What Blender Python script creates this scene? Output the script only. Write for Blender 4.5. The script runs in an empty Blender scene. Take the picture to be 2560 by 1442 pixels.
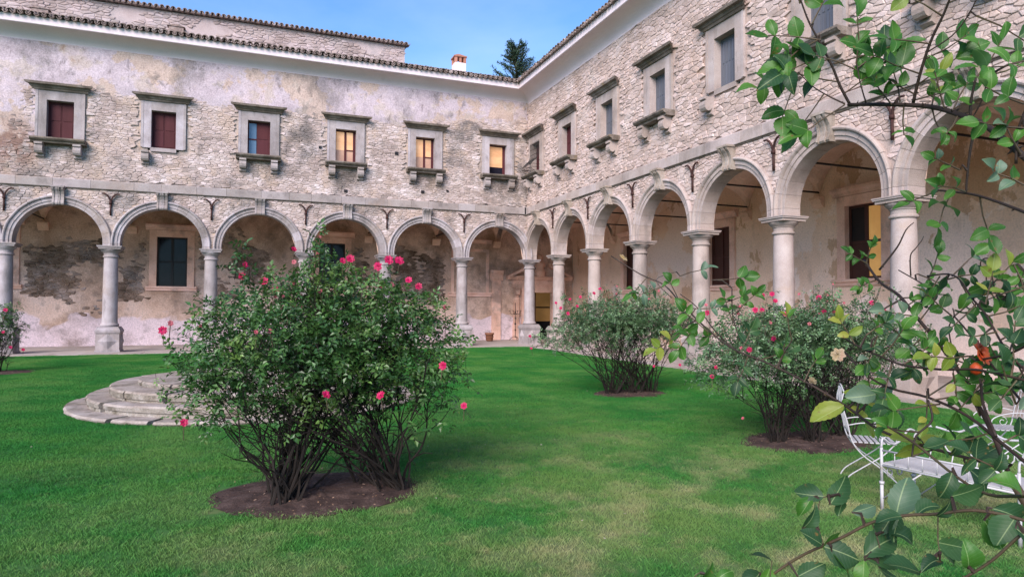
import bpy, math, random
import numpy as np
from mathutils import Vector, Matrix, noise
random.seed(7); np.random.seed(7)
rnd = random.random; uni = random.uniform; R = math.radians
S = bpy.context.scene; COL = S.collection

# ------------------------------------------------------------------ camera, sky, sun, exposure
F, YAW, PITCH, ROLL = 1651.03, 1.1957, 0.0289, 0.0039
CAM = Vector((-12.36, -29.448, 1.8))
fw = Vector((math.cos(YAW)*math.cos(PITCH), math.sin(YAW)*math.cos(PITCH), math.sin(PITCH)))
r0 = Vector((math.sin(YAW), -math.cos(YAW), 0)); u0 = r0.cross(fw)
rt = r0*math.cos(ROLL) + u0*math.sin(ROLL); up = -r0*math.sin(ROLL) + u0*math.cos(ROLL)
cam = bpy.data.objects.new('camera', bpy.data.cameras.new('camera')); COL.objects.link(cam)
cam.matrix_world = Matrix((( rt.x, up.x, -fw.x, CAM.x), (rt.y, up.y, -fw.y, CAM.y), (rt.z, up.z, -fw.z, CAM.z), (0, 0, 0, 1)))
cam.data.sensor_width = 36; cam.data.lens = F/2560*36; cam.data.clip_end = 600; cam.data.clip_start = .05
S.camera = cam
SUN = Vector((-.56, -.64, .54)).normalized()
elev = math.asin(SUN.z); azim = math.atan2(SUN.x, SUN.y)
W = bpy.data.worlds.new('World'); S.world = W; W.use_nodes = True
nt = W.node_tree; bg = nt.nodes['Background']
sky = nt.nodes.new('ShaderNodeTexSky'); sky.sky_type = 'NISHITA'; sky.sun_disc = False
sky.sun_elevation = elev; sky.sun_rotation = azim; sky.air_density = 1.0; sky.dust_density = 0; sky.ozone_density = 3.2
bg.inputs['Strength'].default_value = .102
tc = nt.nodes.new('ShaderNodeTexCoord'); cn = nt.nodes.new('ShaderNodeTexNoise'); cn.inputs['Scale'].default_value = 2.2; cn.inputs['Detail'].default_value = 7
mpw = nt.nodes.new('ShaderNodeMapping'); mpw.inputs['Scale'].default_value = (1, 1, 2.6)
nt.links.new(tc.outputs['Generated'], mpw.inputs['Vector']); nt.links.new(mpw.outputs['Vector'], cn.inputs['Vector'])
cr = nt.nodes.new('ShaderNodeValToRGB'); cr.color_ramp.elements[0].position = .45; cr.color_ramp.elements[1].position = .82
cr.color_ramp.elements[1].color = (.24, .24, .24, 1)
mxw = nt.nodes.new('ShaderNodeMix'); mxw.data_type = 'RGBA'
nt.links.new(cn.outputs['Fac'], cr.inputs['Fac']); nt.links.new(cr.outputs['Color'], mxw.inputs['Factor'])
tint = nt.nodes.new('ShaderNodeMix'); tint.data_type = 'RGBA'; tint.blend_type = 'MULTIPLY'; tint.inputs['Factor'].default_value = 1; tint.inputs['B'].default_value = (.70, .92, 1.12, 1)
nt.links.new(sky.outputs['Color'], tint.inputs['A']); nt.links.new(tint.outputs['Result'], mxw.inputs['A']); mxw.inputs['B'].default_value = (6.2, 6.6, 7.2, 1)
nt.links.new(mxw.outputs['Result'], bg.inputs['Color'])
sl = bpy.data.lights.new('sun', 'SUN'); sl.energy = 3.1; sl.angle = R(40); sl.color = (1, .88, .81)
so = bpy.data.objects.new('sun', sl); COL.objects.link(so); so.rotation_euler = (-SUN).to_track_quat('-Z', 'Y').to_euler()
S.view_settings.view_transform = 'Standard'; S.view_settings.look = 'None'; S.view_settings.gamma = 1
S.view_settings.use_curve_mapping = False; S.view_settings.exposure = 1.22

def ray(px, py): return (fw + rt*((px-1280)/F) - up*((py-721)/F))
def at(px, py, d): return CAM + ray(px, py).normalized()*d
def on(px, py, axis, val):
    d = ray(px, py); return CAM + d*((val-CAM[axis])/d[axis])
def view(P):
    d = Vector(P)-CAM; z = d.dot(fw)
    if z <= .1: return None
    return 1280+F*d.dot(rt)/z, 721-F*d.dot(up)/z, z
def shown(P, size):
    v = view(P)
    if v is None or not (-40 < v[0] < 2600 and -40 < v[1] < 1480): return 0
    return (size/v[2])**2

# ------------------------------------------------------------------ mesh helpers
class MB:
    def __init__(s): s.v = []; s.f = []
    def add(s, vs, fs):
        n = len(s.v); s.v += [tuple(v) for v in vs]; s.f += [tuple(i+n for i in f) for f in fs]; return s
    def box(s, x0, x1, y0, y1, z0, z1, ch=0):
        if ch:
            return s.prism([(x0+ch, y0), (x1-ch, y0), (x1, y0+ch), (x1, y1-ch), (x1-ch, y1), (x0+ch, y1), (x0, y1-ch), (x0, y0+ch)], z0, z1)
        v = [(x, y, z) for z in (z0, z1) for y in (y0, y1) for x in (x0, x1)]
        return s.add(v, [(0, 2, 3, 1), (4, 5, 7, 6), (0, 1, 5, 4), (2, 6, 7, 3), (0, 4, 6, 2), (1, 3, 7, 5)])
    def prism(s, poly, z0, z1, m=None):
        n = len(poly); m = m or (lambda a, b, c: (a, b, c))
        v = [m(a, b, z0) for a, b in poly] + [m(a, b, z1) for a, b in poly]
        return s.add(v, [tuple(range(n))[::-1], tuple(range(n, 2*n))] + [(i, (i+1) % n, (i+1) % n+n, i+n) for i in range(n)])
    def lathe(s, prof, n=24, c=(0, 0)):
        v = [(c[0]+r*math.cos(2*math.pi*k/n), c[1]+r*math.sin(2*math.pi*k/n), z) for r, z in prof for k in range(n)]
        f = [(i*n+k, i*n+(k+1) % n, (i+1)*n+(k+1) % n, (i+1)*n+k) for i in range(len(prof)-1) for k in range(n)]
        return s.add(v, f + [tuple(range(n))[::-1], tuple(range((len(prof)-1)*n, len(prof)*n))])
    def tube(s, pts, rad, n=6, cap=True):
        pts = [Vector(p) for p in pts]; m = len(pts)
        if not hasattr(rad, '__len__'): rad = [rad]*m
        v = []; ref = None
        for i, p in enumerate(pts):
            t = (pts[min(i+1, m-1)]-pts[max(i-1, 0)])
            t = t.normalized() if t.length > 1e-9 else Vector((0, 0, 1))
            if ref is None: ref = Vector((0, 0, 1)) if abs(t.z) < .9 else Vector((1, 0, 0))
            a = t.cross(ref); a = a.normalized() if a.length > 1e-6 else t.orthogonal().normalized()
            b = t.cross(a); ref = -b if False else ref
            if abs(t.dot(ref)) > .95: ref = a
            v += [p + (a*math.cos(2*math.pi*k/n)+b*math.sin(2*math.pi*k/n))*rad[i] for k in range(n)]
        f = [(i*n+k, i*n+(k+1) % n, (i+1)*n+(k+1) % n, (i+1)*n+k) for i in range(m-1) for k in range(n)]
        if cap: f += [tuple(range(n))[::-1], tuple(range((m-1)*n, m*n))]
        return s.add(v, f)
    def mesh(s, name, mat, smooth=False):
        me = bpy.data.meshes.new(name); me.from_pydata([tuple(v) for v in s.v], [], s.f)
        if mat: me.materials.append(mat)
        if smooth: me.polygons.foreach_set('use_smooth', [True]*len(me.polygons))
        me.update(); return me
    def build(s, name, mat, parent=None, smooth=False, loc=None, **kw):
        return place(name, s.mesh(name, mat, smooth), parent, loc, **kw)
def place(name, me, parent=None, loc=None, rot=None, scale=None, **kw):
    o = bpy.data.objects.new(name, me); COL.objects.link(o)
    if parent: o.parent = parent
    if loc is not None: o.location = loc
    if rot is not None: o.rotation_euler = rot
    if scale is not None: o.scale = scale
    for k, v in kw.items(): o[k] = v
    return o
def thing(name, label, cat, loc=(0, 0, 0), rz=0, group=None):
    o = bpy.data.objects.new(name, None); COL.objects.link(o); o.location = loc; o.rotation_euler = (0, 0, rz)
    o['label'] = label; o['category'] = cat
    if group: o['group'] = group
    return o
def smoothline(pts, k=4):
    pts = [Vector(p) for p in pts]; out = []
    for i in range(len(pts)-1):
        a = pts[max(i-1, 0)]; b = pts[i]; c = pts[i+1]; d = pts[min(i+2, len(pts)-1)]
        for j in range(k):
            t = j/k
            out.append(.5*((2*b)+(c-a)*t+(2*a-5*b+4*c-d)*t*t+(3*b-a-3*c+d)*t**3))
    return out+[pts[-1]]
def fbm(x, y, z=0, o=5): return noise.fractal((x, y, z), 1.0, 2.0, o)

# ------------------------------------------------------------------ materials
def material(name, cols, scale=2., rough=.9, isl=0., bump=.0, bscale=30., stains=(), spec=.3, fine=.0, trans=None, emit=None, metal=0, attr=None, aniso=(1, 1, 1)):
    if name not in INDOOR and not emit:
        k_ = .72; dim = lambda c: tuple(x*k_ for x in c[:3])
        cols = [dim(c) for c in cols]; stains = [(dim(q[0]), *q[1:]) for q in stains]; attr = attr and (attr[0], dim(attr[1]))
    m = bpy.data.materials.new(name); m.use_nodes = True; t = m.node_tree; N = t.nodes; L = t.links
    p = N['Principled BSDF']; p.inputs['Roughness'].default_value = rough; p.inputs['Specular IOR Level'].default_value = spec; p.inputs['Metallic'].default_value = metal
    geo = N.new('ShaderNodeNewGeometry')
    def nz(sc, det=6, st=(1, 1, 1), rg=.6):
        mp = N.new('ShaderNodeMapping'); mp.inputs['Scale'].default_value = st; L.new(geo.outputs['Position'], mp.inputs['Vector'])
        n = N.new('ShaderNodeTexNoise'); n.inputs['Scale'].default_value = sc; n.inputs['Detail'].default_value = det; n.inputs['Roughness'].default_value = rg
        L.new(mp.outputs['Vector'], n.inputs['Vector']); return n.outputs['Fac']
    def ramp(fac, els):
        r = N.new('ShaderNodeValToRGB'); e = r.color_ramp.elements
        while len(e) < len(els): e.new(.5)
        for q, (pos, c) in zip(e, els): q.position = pos; q.color = (*c, 1) if len(c) == 3 else c
        L.new(fac, r.inputs['Fac']); return r.outputs['Color']
    def mix(a, b, fac, mode='MIX'):
        x = N.new('ShaderNodeMix'); x.data_type = 'RGBA'; x.blend_type = mode
        for s_, val in (('A', a), ('B', b)):
            if isinstance(val, tuple): x.inputs[s_].default_value = (*val, 1)
            else: L.new(val, x.inputs[s_])
        if isinstance(fac, float): x.inputs['Factor'].default_value = fac
        else: L.new(fac, x.inputs['Factor'])
        return x.outputs['Result']
    n = len(cols); col = ramp(nz(scale, 7, aniso), [(.3+.4*i/max(n-1, 1), c) for i, c in enumerate(cols)])
    if isl:
        oi = N.new('ShaderNodeObjectInfo'); ad = N.new('ShaderNodeMath'); L.new(oi.outputs['Random'], ad.inputs[0]); L.new(geo.outputs['Random Per Island'], ad.inputs[1])
        fr = N.new('ShaderNodeMath'); fr.operation = 'FRACT'; L.new(ad.outputs[0], fr.inputs[0])
        lo = 1-isl; hi = 1+isl
        c2 = ramp(fr.outputs[0], [(0, (lo, lo, lo*.98)), (.35, (1.0, .97, .93)), (.7, (1, 1, 1)), (1, (hi, hi, hi*1.02))])
        col = mix(col, c2, 1., 'MULTIPLY')
    if attr:
        at_ = N.new('ShaderNodeAttribute'); at_.attribute_name = attr[0]
        col = mix(attr[1], col, ramp(at_.outputs['Fac'], [(.42, (0, 0, 0)), (.58, (1, 1, 1))]))
    for (c, sc, lo, hi, amt, st, *near) in stains:
        f = ramp(nz(sc, 8, st, .65), [(lo, (0, 0, 0)), (hi, (amt, amt, amt))])
        if near:
            vd = N.new('ShaderNodeVectorMath'); vd.operation = 'DISTANCE'; L.new(geo.outputs['Position'], vd.inputs[0]); vd.inputs[1].default_value = near[0][0]
            mr = N.new('ShaderNodeMapRange'); mr.inputs['From Min'].default_value = near[0][1]; mr.inputs['From Max'].default_value = near[0][2]; L.new(vd.outputs['Value'], mr.inputs['Value'])
            f = mix((0, 0, 0), f, mr.outputs['Result'])
        col = mix(col, c, f)
    if fine:
        v = 1-fine; col = mix(col, ramp(nz(bscale*1.7, 4), [(.3, (v, v, v)), (.65, (1+fine*.6,)*3)]), 1., 'MULTIPLY')
    L.new(col, p.inputs['Base Color'])
    if bump:
        b = N.new('ShaderNodeBump'); b.inputs['Strength'].default_value = bump; b.inputs['Distance'].default_value = .03
        L.new(nz(bscale, 6, (1, 1, 1), .7), b.inputs['Height']); L.new(b.outputs['Normal'], p.inputs['Normal'])
    if trans:
        tr = N.new('ShaderNodeBsdfTranslucent'); mx = N.new('ShaderNodeMixShader'); mx.inputs[0].default_value = trans
        hs = N.new('ShaderNodeHueSaturation'); hs.inputs['Value'].default_value = 1.5; hs.inputs['Hue'].default_value = .49; L.new(col, hs.inputs['Color']); L.new(hs.outputs['Color'], tr.inputs['Color'])
        L.new(p.outputs[0], mx.inputs[1]); L.new(tr.outputs[0], mx.inputs[2]); L.new(mx.outputs[0], N['Material Output'].inputs['Surface'])
    if emit:
        L.new(col, p.inputs['Emission Color']); p.inputs['Emission Strength'].default_value = emit
    return m
I1 = (1, 1, 1)
INDOOR = ('white plaster', 'stained and shaded portico plaster', 'dark exposed masonry', 'ochre portico plaster', 'vault plaster', 'pinkish portal stone')
GREY = (.17, .155, .15); TAN = (.42, .31, .22)
SILLS = [((.15, .12, .10), 2.6, .40, .60, .62, (1, 1, .7), ((c_, 0, 7.72), 1.15, .35)) for c_ in (-19.2, -12.2, -8.6, -5.05, -1.5)] + [((.24, .12, .085), 2.2, .40, .52, .75, I1, ((-20.75, 0, 7.75), 1.3, .4)), ((.16, .14, .135), 1.7, .40, .56, .7, I1, ((-10.6, 0, 8.6), 1.6, .5)), ((.20, .175, .165), 3, .40, .56, .6, I1, ((-.3, 0, 7.2), 2.6, .6))]
m_stone = material('rubble stone', [(.42, .325, .30), (.60, .49, .465), (.76, .66, .655)], 1.1, .92, .28, .5, 22, [(GREY, .42, .53, .62, .7, I1), ((.62, .47, .38), .8, .52, .60, .6, I1), ((.10, .085, .08), 1.9, .61, .70, .6, (1, 1, .5))]+SILLS, fine=.25)
m_stone_r = material('warm rubble stone', [(.52, .395, .35), (.66, .515, .47), (.74, .62, .59)], 1.0, .92, .22, .5, 22, [((.52, .32, .22), .5, .58, .74, .55, I1), (GREY, .45, .62, .78, .45, I1)], fine=.2)
m_mortar = material('lime render', [(.54, .44, .48), (.68, .57, .625), (.60, .46, .41)], .5, .95, 0, .5, 14, [((.64, .47, .36), .42, .525, .545, .7, I1), ((.60, .50, .45), 1.0, .55, .57, .6, I1), (GREY, 1.9, .58, .68, .6, I1), (GREY, .36, .54, .62, .55, (1, 1, .6)), ((.36, .215, .14), .5, .60, .66, .7, I1), ((.12, .10, .095), 4.5, .58, .68, .55, (1, 1, .45))]+SILLS, fine=.28, attr=('plaster', (.58, .465, .41)))
m_mortar_r = material('warm lime mortar', [(.47, .35, .295), (.54, .42, .365)], .6, .95, 0, .5, 18, [((.48, .30, .2), .5, .55, .7, .5, I1)], fine=.25, attr=('plaster', (.56, .43, .38)))
m_trim = material('grey limestone', [(.33, .28, .285), (.46, .405, .42), (.56, .505, .53)], 1.6, .85, .16, .4, 40, [(GREY, 1.1, .5, .68, .7, (1, 1, .3)), (TAN, .7, .56, .72, .55, I1), ((.11, .10, .09), 4, .58, .72, .55, (1, 1, .4))], fine=.18)
m_trim_w = material('warm limestone', [(.39, .315, .29), (.51, .42, .395), (.59, .505, .485)], 1.4, .85, .16, .4, 40, [(GREY, 1.2, .52, .70, .65, (1, 1, .3)), ((.13, .11, .10), 4, .6, .74, .5, (1, 1, .4)), ((.50, .34, .22), .8, .6, .75, .5, I1)], fine=.18)
m_course = material('weathered course stone', [(.30, .255, .25), (.42, .365, .36), (.47, .42, .42)], 1.3, .92, .14, .4, 30, [((.14, .12, .115), 1.5, .54, .7, .6, I1), ((.45, .33, .27), .5, .52, .66, .6, I1)], fine=.25)
m_key = material('ochre keystone', [(.30, .235, .195), (.44, .365, .315), (.54, .47, .42)], 3, .92, .2, .5, 40, [(GREY, 2, .55, .7, .6, I1)], fine=.25)
m_sill = material('moss and shade stone', [(.12, .095, .08), (.22, .18, .155), (.34, .29, .26)], 3, .95, .15, .5, 30, [((.10, .085, .055), 2.2, .5, .68, .7, I1), ((.36, .25, .10), 1.7, .58, .7, .5, I1)], fine=.3)
m_cove = material('white plaster', [(.66, .555, .585), (.71, .61, .64)], .7, .85, 0, .1, 12, [((.40, .36, .33), .5, .62, .8, .5, (1, 1, .4))], fine=.04)
m_tile = material('old roof tile', [(.20, .15, .135), (.36, .27, .245), (.50, .42, .40)], 5, .9, .45, .4, 40, [((.07, .06, .06), 4, .5, .7, .7, I1), ((.42, .40, .38), 7, .58, .7, .6, I1)], fine=.25)
m_rear = material('pale rubble', [(.39, .305, .295), (.52, .42, .41), (.60, .51, .51)], .7, .95, .22, .5, 18, [(GREY, .7, .55, .7, .5, I1)], fine=.2)
m_wood = material('dark red shutter wood', [(.075, .018, .022), (.11, .030, .036)], 4, .6, .1, .15, 60, (), .15, .15, aniso=(1, 1, .1))
m_wood2 = material('oxblood door wood', [(.06, .018, .014), (.10, .03, .022)], 3, .5, .1, .15, 60, (), .4, .2, aniso=(1, 1, .1))
m_blue = material('sky reflection grey blue', [(.105, .115, .145), (.155, .165, .20)], 3, .45, .06, .12, 60, (), .5, .12, aniso=(1, 1, .1))  # grey blue is reflected sky put into the panel colour
m_dark = material('dark window frame', [(.012, .010, .012), (.02, .016, .018)], 5, .5)
m_glass = material('dark glass', [(.010, .010, .018), (.022, .02, .034)], 1.5, .1, spec=.12)
m_glassb = material('sky reflection blue glass', [(.10, .17, .26), (.16, .24, .34)], 1.2, .12, spec=.8)  # blue base colour stands in for the sky mirrored in the pane
m_lit = material('lamp lit room glass', [(.38, .19, .095), (.52, .285, .15), (.56, .34, .20)], .9, .4, emit=.30, aniso=(1, 1, 2))
m_lit2 = material('lamp lit lower glass', [(.26, .15, .115), (.40, .24, .17)], 2.2, .3, emit=.18)
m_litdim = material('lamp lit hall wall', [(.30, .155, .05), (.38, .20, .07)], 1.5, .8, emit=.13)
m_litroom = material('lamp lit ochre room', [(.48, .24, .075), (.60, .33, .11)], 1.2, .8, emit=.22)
m_iron = material('rusty iron', [(.035, .018, .016), (.09, .032, .028)], 9, .7, 0, .3, 80, metal=.2)
m_black = material('black iron', [(.012, .011, .011), (.03, .025, .023)], 8, .6)
m_whitem = material('white painted iron', [(.48, .46, .47), (.60, .58, .59)], 6, .5, 0, .15, 90, [((.26, .17, .11), 14, .60, .70, .7, I1)], .5)
m_pot = material('terracotta', [(.32, .13, .075), (.42, .19, .11)], 6, .9, 0, .2, 60, fine=.15)
m_brick = material('brick red', [(.40, .16, .11), (.52, .24, .17)], 5, .9, .2, .3, 40)
m_pwall_l = material('stained and shaded portico plaster', [(.38, .245, .175), (.60, .425, .345), (.72, .555, .495)], .5, .95, 0, .55, 10, [((.13, .085, .055), .45, .5, .66, .7, I1), ((.16, .13, .12), 2.5, .52, .66, .5, I1)], fine=.25, attr=('plaster', (.70, .565, .60)))
m_pstone = material('dark exposed masonry', [(.10, .065, .047), (.22, .155, .12), (.38, .295, .265)], 1.3, .97, .45, .6, 25, [((.42, .375, .38), .8, .52, .66, .6, I1)], fine=.3)
m_pwall_r = material('ochre portico plaster', [(.66, .445, .315), (.80, .575, .445), (.84, .64, .53)], .42, .95, 0, .3, 12, [((.84, .67, .60), .33, .545, .555, .85, I1), ((.50, .31, .19), .5, .56, .572, .8, (1, 1, .7)), ((.20, .14, .10), 1.3, .6, .78, .45, (1, 1, .5)), ((.24, .2, .15), 9, .58, .7, .4, I1)], fine=.15, attr=('plaster', (.86, .66, .57)))
m_vault = material('vault plaster', [(.58, .38, .275), (.72, .495, .385), (.78, .575, .475)], .5, .95, 0, .2, 10, [((.22, .145, .09), .7, .52, .7, .55, I1)], fine=.12)
m_pink = material('pinkish portal stone', [(.58, .35, .275), (.75, .49, .40), (.80, .57, .50)], 1.2, .92, .1, .4, 25, [((.17, .14, .13), .9, .53, .66, .6, I1)], fine=.2)
m_pave = material('stone paving', [(.37, .31, .28), (.48, .41, .38), (.54, .48, .455)], 1.5, .9, .14, .35, 18, [((.25, .21, .17), 1.2, .55, .7, .5, I1)], fine=.2)
m_step = material('weathered step stone', [(.27, .215, .18), (.40, .335, .295), (.49, .425, .385)], 2.2, .92, .12, .6, 20, [((.15, .125, .09), 2.6, .52, .64, .75, I1), ((.30, .29, .16), 1.3, .6, .72, .4, I1)], fine=.22)
m_riser = material('darker step riser', [(.20, .17, .135), (.33, .29, .25), (.47, .43, .40)], 3.0, .95, .2, .7, 24, [((.09, .075, .045), 3.5, .48, .62, .75, I1)], fine=.3)
m_soil = material('bed soil', [(.035, .02, .017), (.075, .044, .037), (.14, .092, .08)], 5, .97, 0, .9, 35, [((.30, .2, .17), 14, .62, .7, .6, I1)], fine=.3)
m_stem = material('rose stem', [(.010, .007, .006), (.026, .018, .014)], 9, .85, .2)
m_cane_d = material('dark rose cane', [(.022, .014, .011), (.055, .033, .024)], 14, .6, .2, .2, 80)
m_cane = material('green rose cane', [(.045, .035, .02), (.09, .06, .035), (.09, .085, .035)], 14, .6, .2, .2, 80)
m_leaf = material('rose leaf', [(.018, .062, .018), (.060, .155, .036), (.165, .27, .06)], 2.6, .38, .45, spec=.5, trans=.18)
m_leaf_g = material('greyish rose leaf', [(.042, .10, .040), (.10, .195, .080), (.20, .31, .13)], 2.6, .36, .45, spec=.55, trans=.12)
def leaf_mat(name, cols, back, rough, spec, trans, red=.0):
    cols = [tuple(x*.78 for x in c) for c in cols]; back = tuple(x*.7 for x in back)
    m = bpy.data.materials.new(name); m.use_nodes = True; t = m.node_tree; N = t.nodes; L = t.links; p = N['Principled BSDF']
    p.inputs['Roughness'].default_value = rough; p.inputs['Specular IOR Level'].default_value = spec
    def mth(op, a, b=None):
        q = N.new('ShaderNodeMath'); q.operation = op
        for i, v in enumerate((a, b)):
            if v is None: continue
            if isinstance(v, (int, float)): q.inputs[i].default_value = v
            else: L.new(v, q.inputs[i])
        return q.outputs[0]
    def rmp(f, els):
        r = N.new('ShaderNodeValToRGB'); e = r.color_ramp.elements
        while len(e) < len(els): e.new(.5)
        for q, (pos, c) in zip(e, els): q.position = pos; q.color = (*c, 1)
        L.new(f, r.inputs['Fac']); return r.outputs['Color']
    def mix(a, b, f, mode='MIX'):
        x = N.new('ShaderNodeMix'); x.data_type = 'RGBA'; x.blend_type = mode
        for s_, v in (('A', a), ('B', b), ('Factor', f)):
            if isinstance(v, tuple): x.inputs[s_].default_value = (*v, 1)
            elif isinstance(v, float): x.inputs[s_].default_value = v
            else: L.new(v, x.inputs[s_])
        return x.outputs['Result']
    tc = N.new('ShaderNodeTexCoord'); sp = N.new('ShaderNodeSeparateXYZ'); L.new(tc.outputs['Object'], sp.inputs[0])
    ay = mth('ABSOLUTE', sp.outputs['Y']); ph = mth('SUBTRACT', sp.outputs['X'], mth('MULTIPLY', ay, .75)); wv = mth('SINE', mth('MULTIPLY', ph, 52.))
    oi = N.new('ShaderNodeObjectInfo'); geo = N.new('ShaderNodeNewGeometry')
    nz = N.new('ShaderNodeTexNoise'); nz.inputs['Scale'].default_value = 55; nz.inputs['Detail'].default_value = 5; L.new(geo.outputs['Position'], nz.inputs['Vector'])
    col = rmp(mth('ADD', mth('MULTIPLY', oi.outputs['Random'], .7), mth('MULTIPLY', nz.outputs['Fac'], .3)), [(.15, cols[0]), (.5, cols[1]), (.85, cols[2])])
    col = mix(col, (.62, .70, .5), rmp(wv, [(.80, (0, 0, 0)), (1., (.025, .025, .025))]), 'MIX')
    col = mix(col, (.45, .55, .25), rmp(ay, [(.0, (.35, .35, .35)), (.018, (0, 0, 0))]), 'MIX')
    n2 = N.new('ShaderNodeTexNoise'); n2.inputs['Scale'].default_value = 90; L.new(geo.outputs['Position'], n2.inputs['Vector'])
    col = mix(col, (.16, .09, .03), rmp(n2.outputs['Fac'], [(.66, (0, 0, 0)), (.74, (.75, .75, .75))]))
    col = mix(col, back, mth('MULTIPLY', geo.outputs['Backfacing'], .75)); L.new(col, p.inputs['Base Color'])
    b = N.new('ShaderNodeBump'); b.inputs['Strength'].default_value = .2; b.inputs['Distance'].default_value = .0012
    L.new(mth('ADD', mth('MULTIPLY', wv, -.12), mth('MULTIPLY', nz.outputs['Fac'], 1.5)), b.inputs['Height']); L.new(b.outputs['Normal'], p.inputs['Normal'])
    tr = N.new('ShaderNodeBsdfTranslucent'); hs = N.new('ShaderNodeHueSaturation'); hs.inputs['Value'].default_value = 1.7; hs.inputs['Hue'].default_value = .485; L.new(col, hs.inputs['Color']); L.new(hs.outputs['Color'], tr.inputs['Color'])
    mx = N.new('ShaderNodeMixShader'); mx.inputs[0].default_value = trans; L.new(p.outputs[0], mx.inputs[1]); L.new(tr.outputs[0], mx.inputs[2]); L.new(mx.outputs[0], N['Material Output'].inputs['Surface'])
    return m
m_bigleaf = leaf_mat('fresh rose leaf', [(.032, .115, .012), (.050, .165, .020), (.085, .225, .03)], (.075, .17, .05), .45, .35, .36)
m_bigdark = leaf_mat('dark glossy rose leaf', [(.016, .050, .020), (.026, .075, .028), (.045, .11, .035)], (.05, .11, .045), .46, .2, .2)
m_bigpale = leaf_mat('yellowing rose leaf', [(.17, .25, .03), (.25, .31, .04), (.33, .34, .06)], (.28, .32, .12), .45, .35, .38)
m_back_glare = leaf_mat('leaf underside and glare', [(.07, .135, .075), (.10, .17, .105), (.13, .20, .14)], (.13, .19, .13), .5, .3, .2)  # pale tone serves turned undersides and paints glare on some leaves
m_rose = material('pink rose petal', [(.52, .006, .075), (.66, .018, .15)], 9, .5, .2, spec=.3, trans=.2)
m_rose2 = material('faded rose petal', [(.55, .10, .15), (.62, .2, .22)], 9, .55, .25, trans=.2)
m_hip = material('orange rose hip', [(.34, .025, .010), (.50, .07, .015), (.48, .13, .03)], 45, .42, 0, .15, 120, [((.16, .05, .02), 90, .6, .7, .7, I1)])
m_conif = material('conifer foliage', [(.018, .045, .026), (.05, .095, .05)], .8, .7, .5, trans=.05)
m_trunk = material('bark', [(.05, .035, .025), (.09, .065, .05)], 6, .95)
# lawn colour: lush green, drier straw patches mostly at the trodden near end
def lawn_mat(name, k):
    m = material(name, [(.024*k, .175*k, .036*k), (.044*k, .235*k, .044*k), (.095*k, .275*k, .052*k)], .6, .75, .35, spec=.15, trans=.25 if k > .8 else None,
        stains=[((.17*k, .34*k, .09*k), .5, .48, .63, .6, I1), ((.014*k, .095*k, .032*k), 1.1, .58, .74, .5, I1), ((.22*k, .27*k, .10*k), 3.5, .60, .72, .45, I1),
                ((.23*k, .33*k, .10*k), .42, .42, .62, .7, I1, ((-9.2, -26.4, 0), 10.5, 2.5)), ((.54*k, .48*k, .26*k), 1.1, .47, .64, .8, I1, ((-8.0, -27.0, 0), 7.0, 1.5)), ((.48*k, .43*k, .22*k), 3.2, .57, .70, .5, I1, ((-9, -26, 0), 9., 3.))])
    return m
m_grass = lawn_mat('lawn grass', 1.0); m_turf = lawn_mat('turf soil', .55)

# ------------------------------------------------------------------ rubble masonry generator (stones as cells of a jittered course layout)
def clip(poly, mx, my, nx, ny):
    out = []; n = len(poly)
    d = [(p[0]-mx)*nx+(p[1]-my)*ny for p in poly]
    for i in range(n):
        j = (i+1) % n
        if d[i] <= 0: out.append(poly[i])
        if (d[i] < 0) != (d[j] < 0):
            t = d[i]/(d[i]-d[j]); a, b = poly[i], poly[j]; out.append((a[0]+(b[0]-a[0])*t, a[1]+(b[1]-a[1])*t))
    return out
def stones(u_0, u_1, z_0, z_1, su, sz, keep, drop=.16, gap=.055, jit=.40):
    nu = int((u_1-u_0)/su)+1; nz_ = int((z_1-z_0)/sz)+1
    g = {}
    for j in range(-1, nz_+1):
        for i in range(-1, nu+1):
            if rnd() < drop: continue
            g[i, j] = (i+(j % 2)*.5+uni(-jit, jit), j+uni(-jit, jit)*.85)
    res = []
    for (i, j), (x, y) in g.items():
        U = u_0+x*su; Z = z_0+y*sz
        if not (u_0 < U < u_1 and z_0 < Z < z_1) or not keep(U, Z, 0): continue
        poly = [(x-1.3, y-1.3), (x+1.3, y-1.3), (x+1.3, y+1.3), (x-1.3, y+1.3)]
        for dj in (-2, -1, 0, 1, 2):
            for di in (-2, -1, 0, 1, 2):
                q = g.get((i+di, j+dj))
                if q is None or (di == 0 and dj == 0): continue
                dx = q[0]-x; dy = q[1]-y; l = math.hypot(dx, dy)
                if l > 2.4: continue
                nx = dx/l; ny = dy/l; k = l/2-gap*(.6+.8*rnd())
                poly = clip(poly, x+nx*k, y+ny*k, nx, ny)
                if len(poly) < 3: break
            if len(poly) < 3: break
        if len(poly) < 3: continue
        P = [(u_0+a*su, min(max(z_0+b*sz, z_0), z_1)) for a, b in poly]
        if all(keep(a, b, 1) for a, b in P): res.append(P)
    return res
def stone_geo(P, v0, hmin=.012, hmax=.045):
    n = len(P); cu = sum(p[0] for p in P)/n; cz = sum(p[1] for p in P)/n
    h = uni(hmin, hmax); ta = uni(-.06, .06); tb = uni(-.09, .09)
    vs = []; fs = []
    for (k, d) in ((1., -.03), (1., h*.45), (.80, h)):
        for a, b in P:
            q = k*uni(.95, 1.03) if k < 1 else 1
            vs.append((cu+(a-cu)*q, v0-d-((a-cu)*ta+(b-cz)*tb)*(d > .02) + (uni(-.004, .004) if k < 1 else 0), cz+(b-cz)*q))
    vs.append((cu, v0-h*1.12, cz))
    for r in range(2): fs += [(r*n+i, r*n+(i+1) % n, (r+1)*n+(i+1) % n, (r+1)*n+i) for i in range(n)]
    fs += [(2*n+i, 2*n+(i+1) % n, 3*n) for i in range(n)]
    return vs, fs, (cu, v0, cz)
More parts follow.
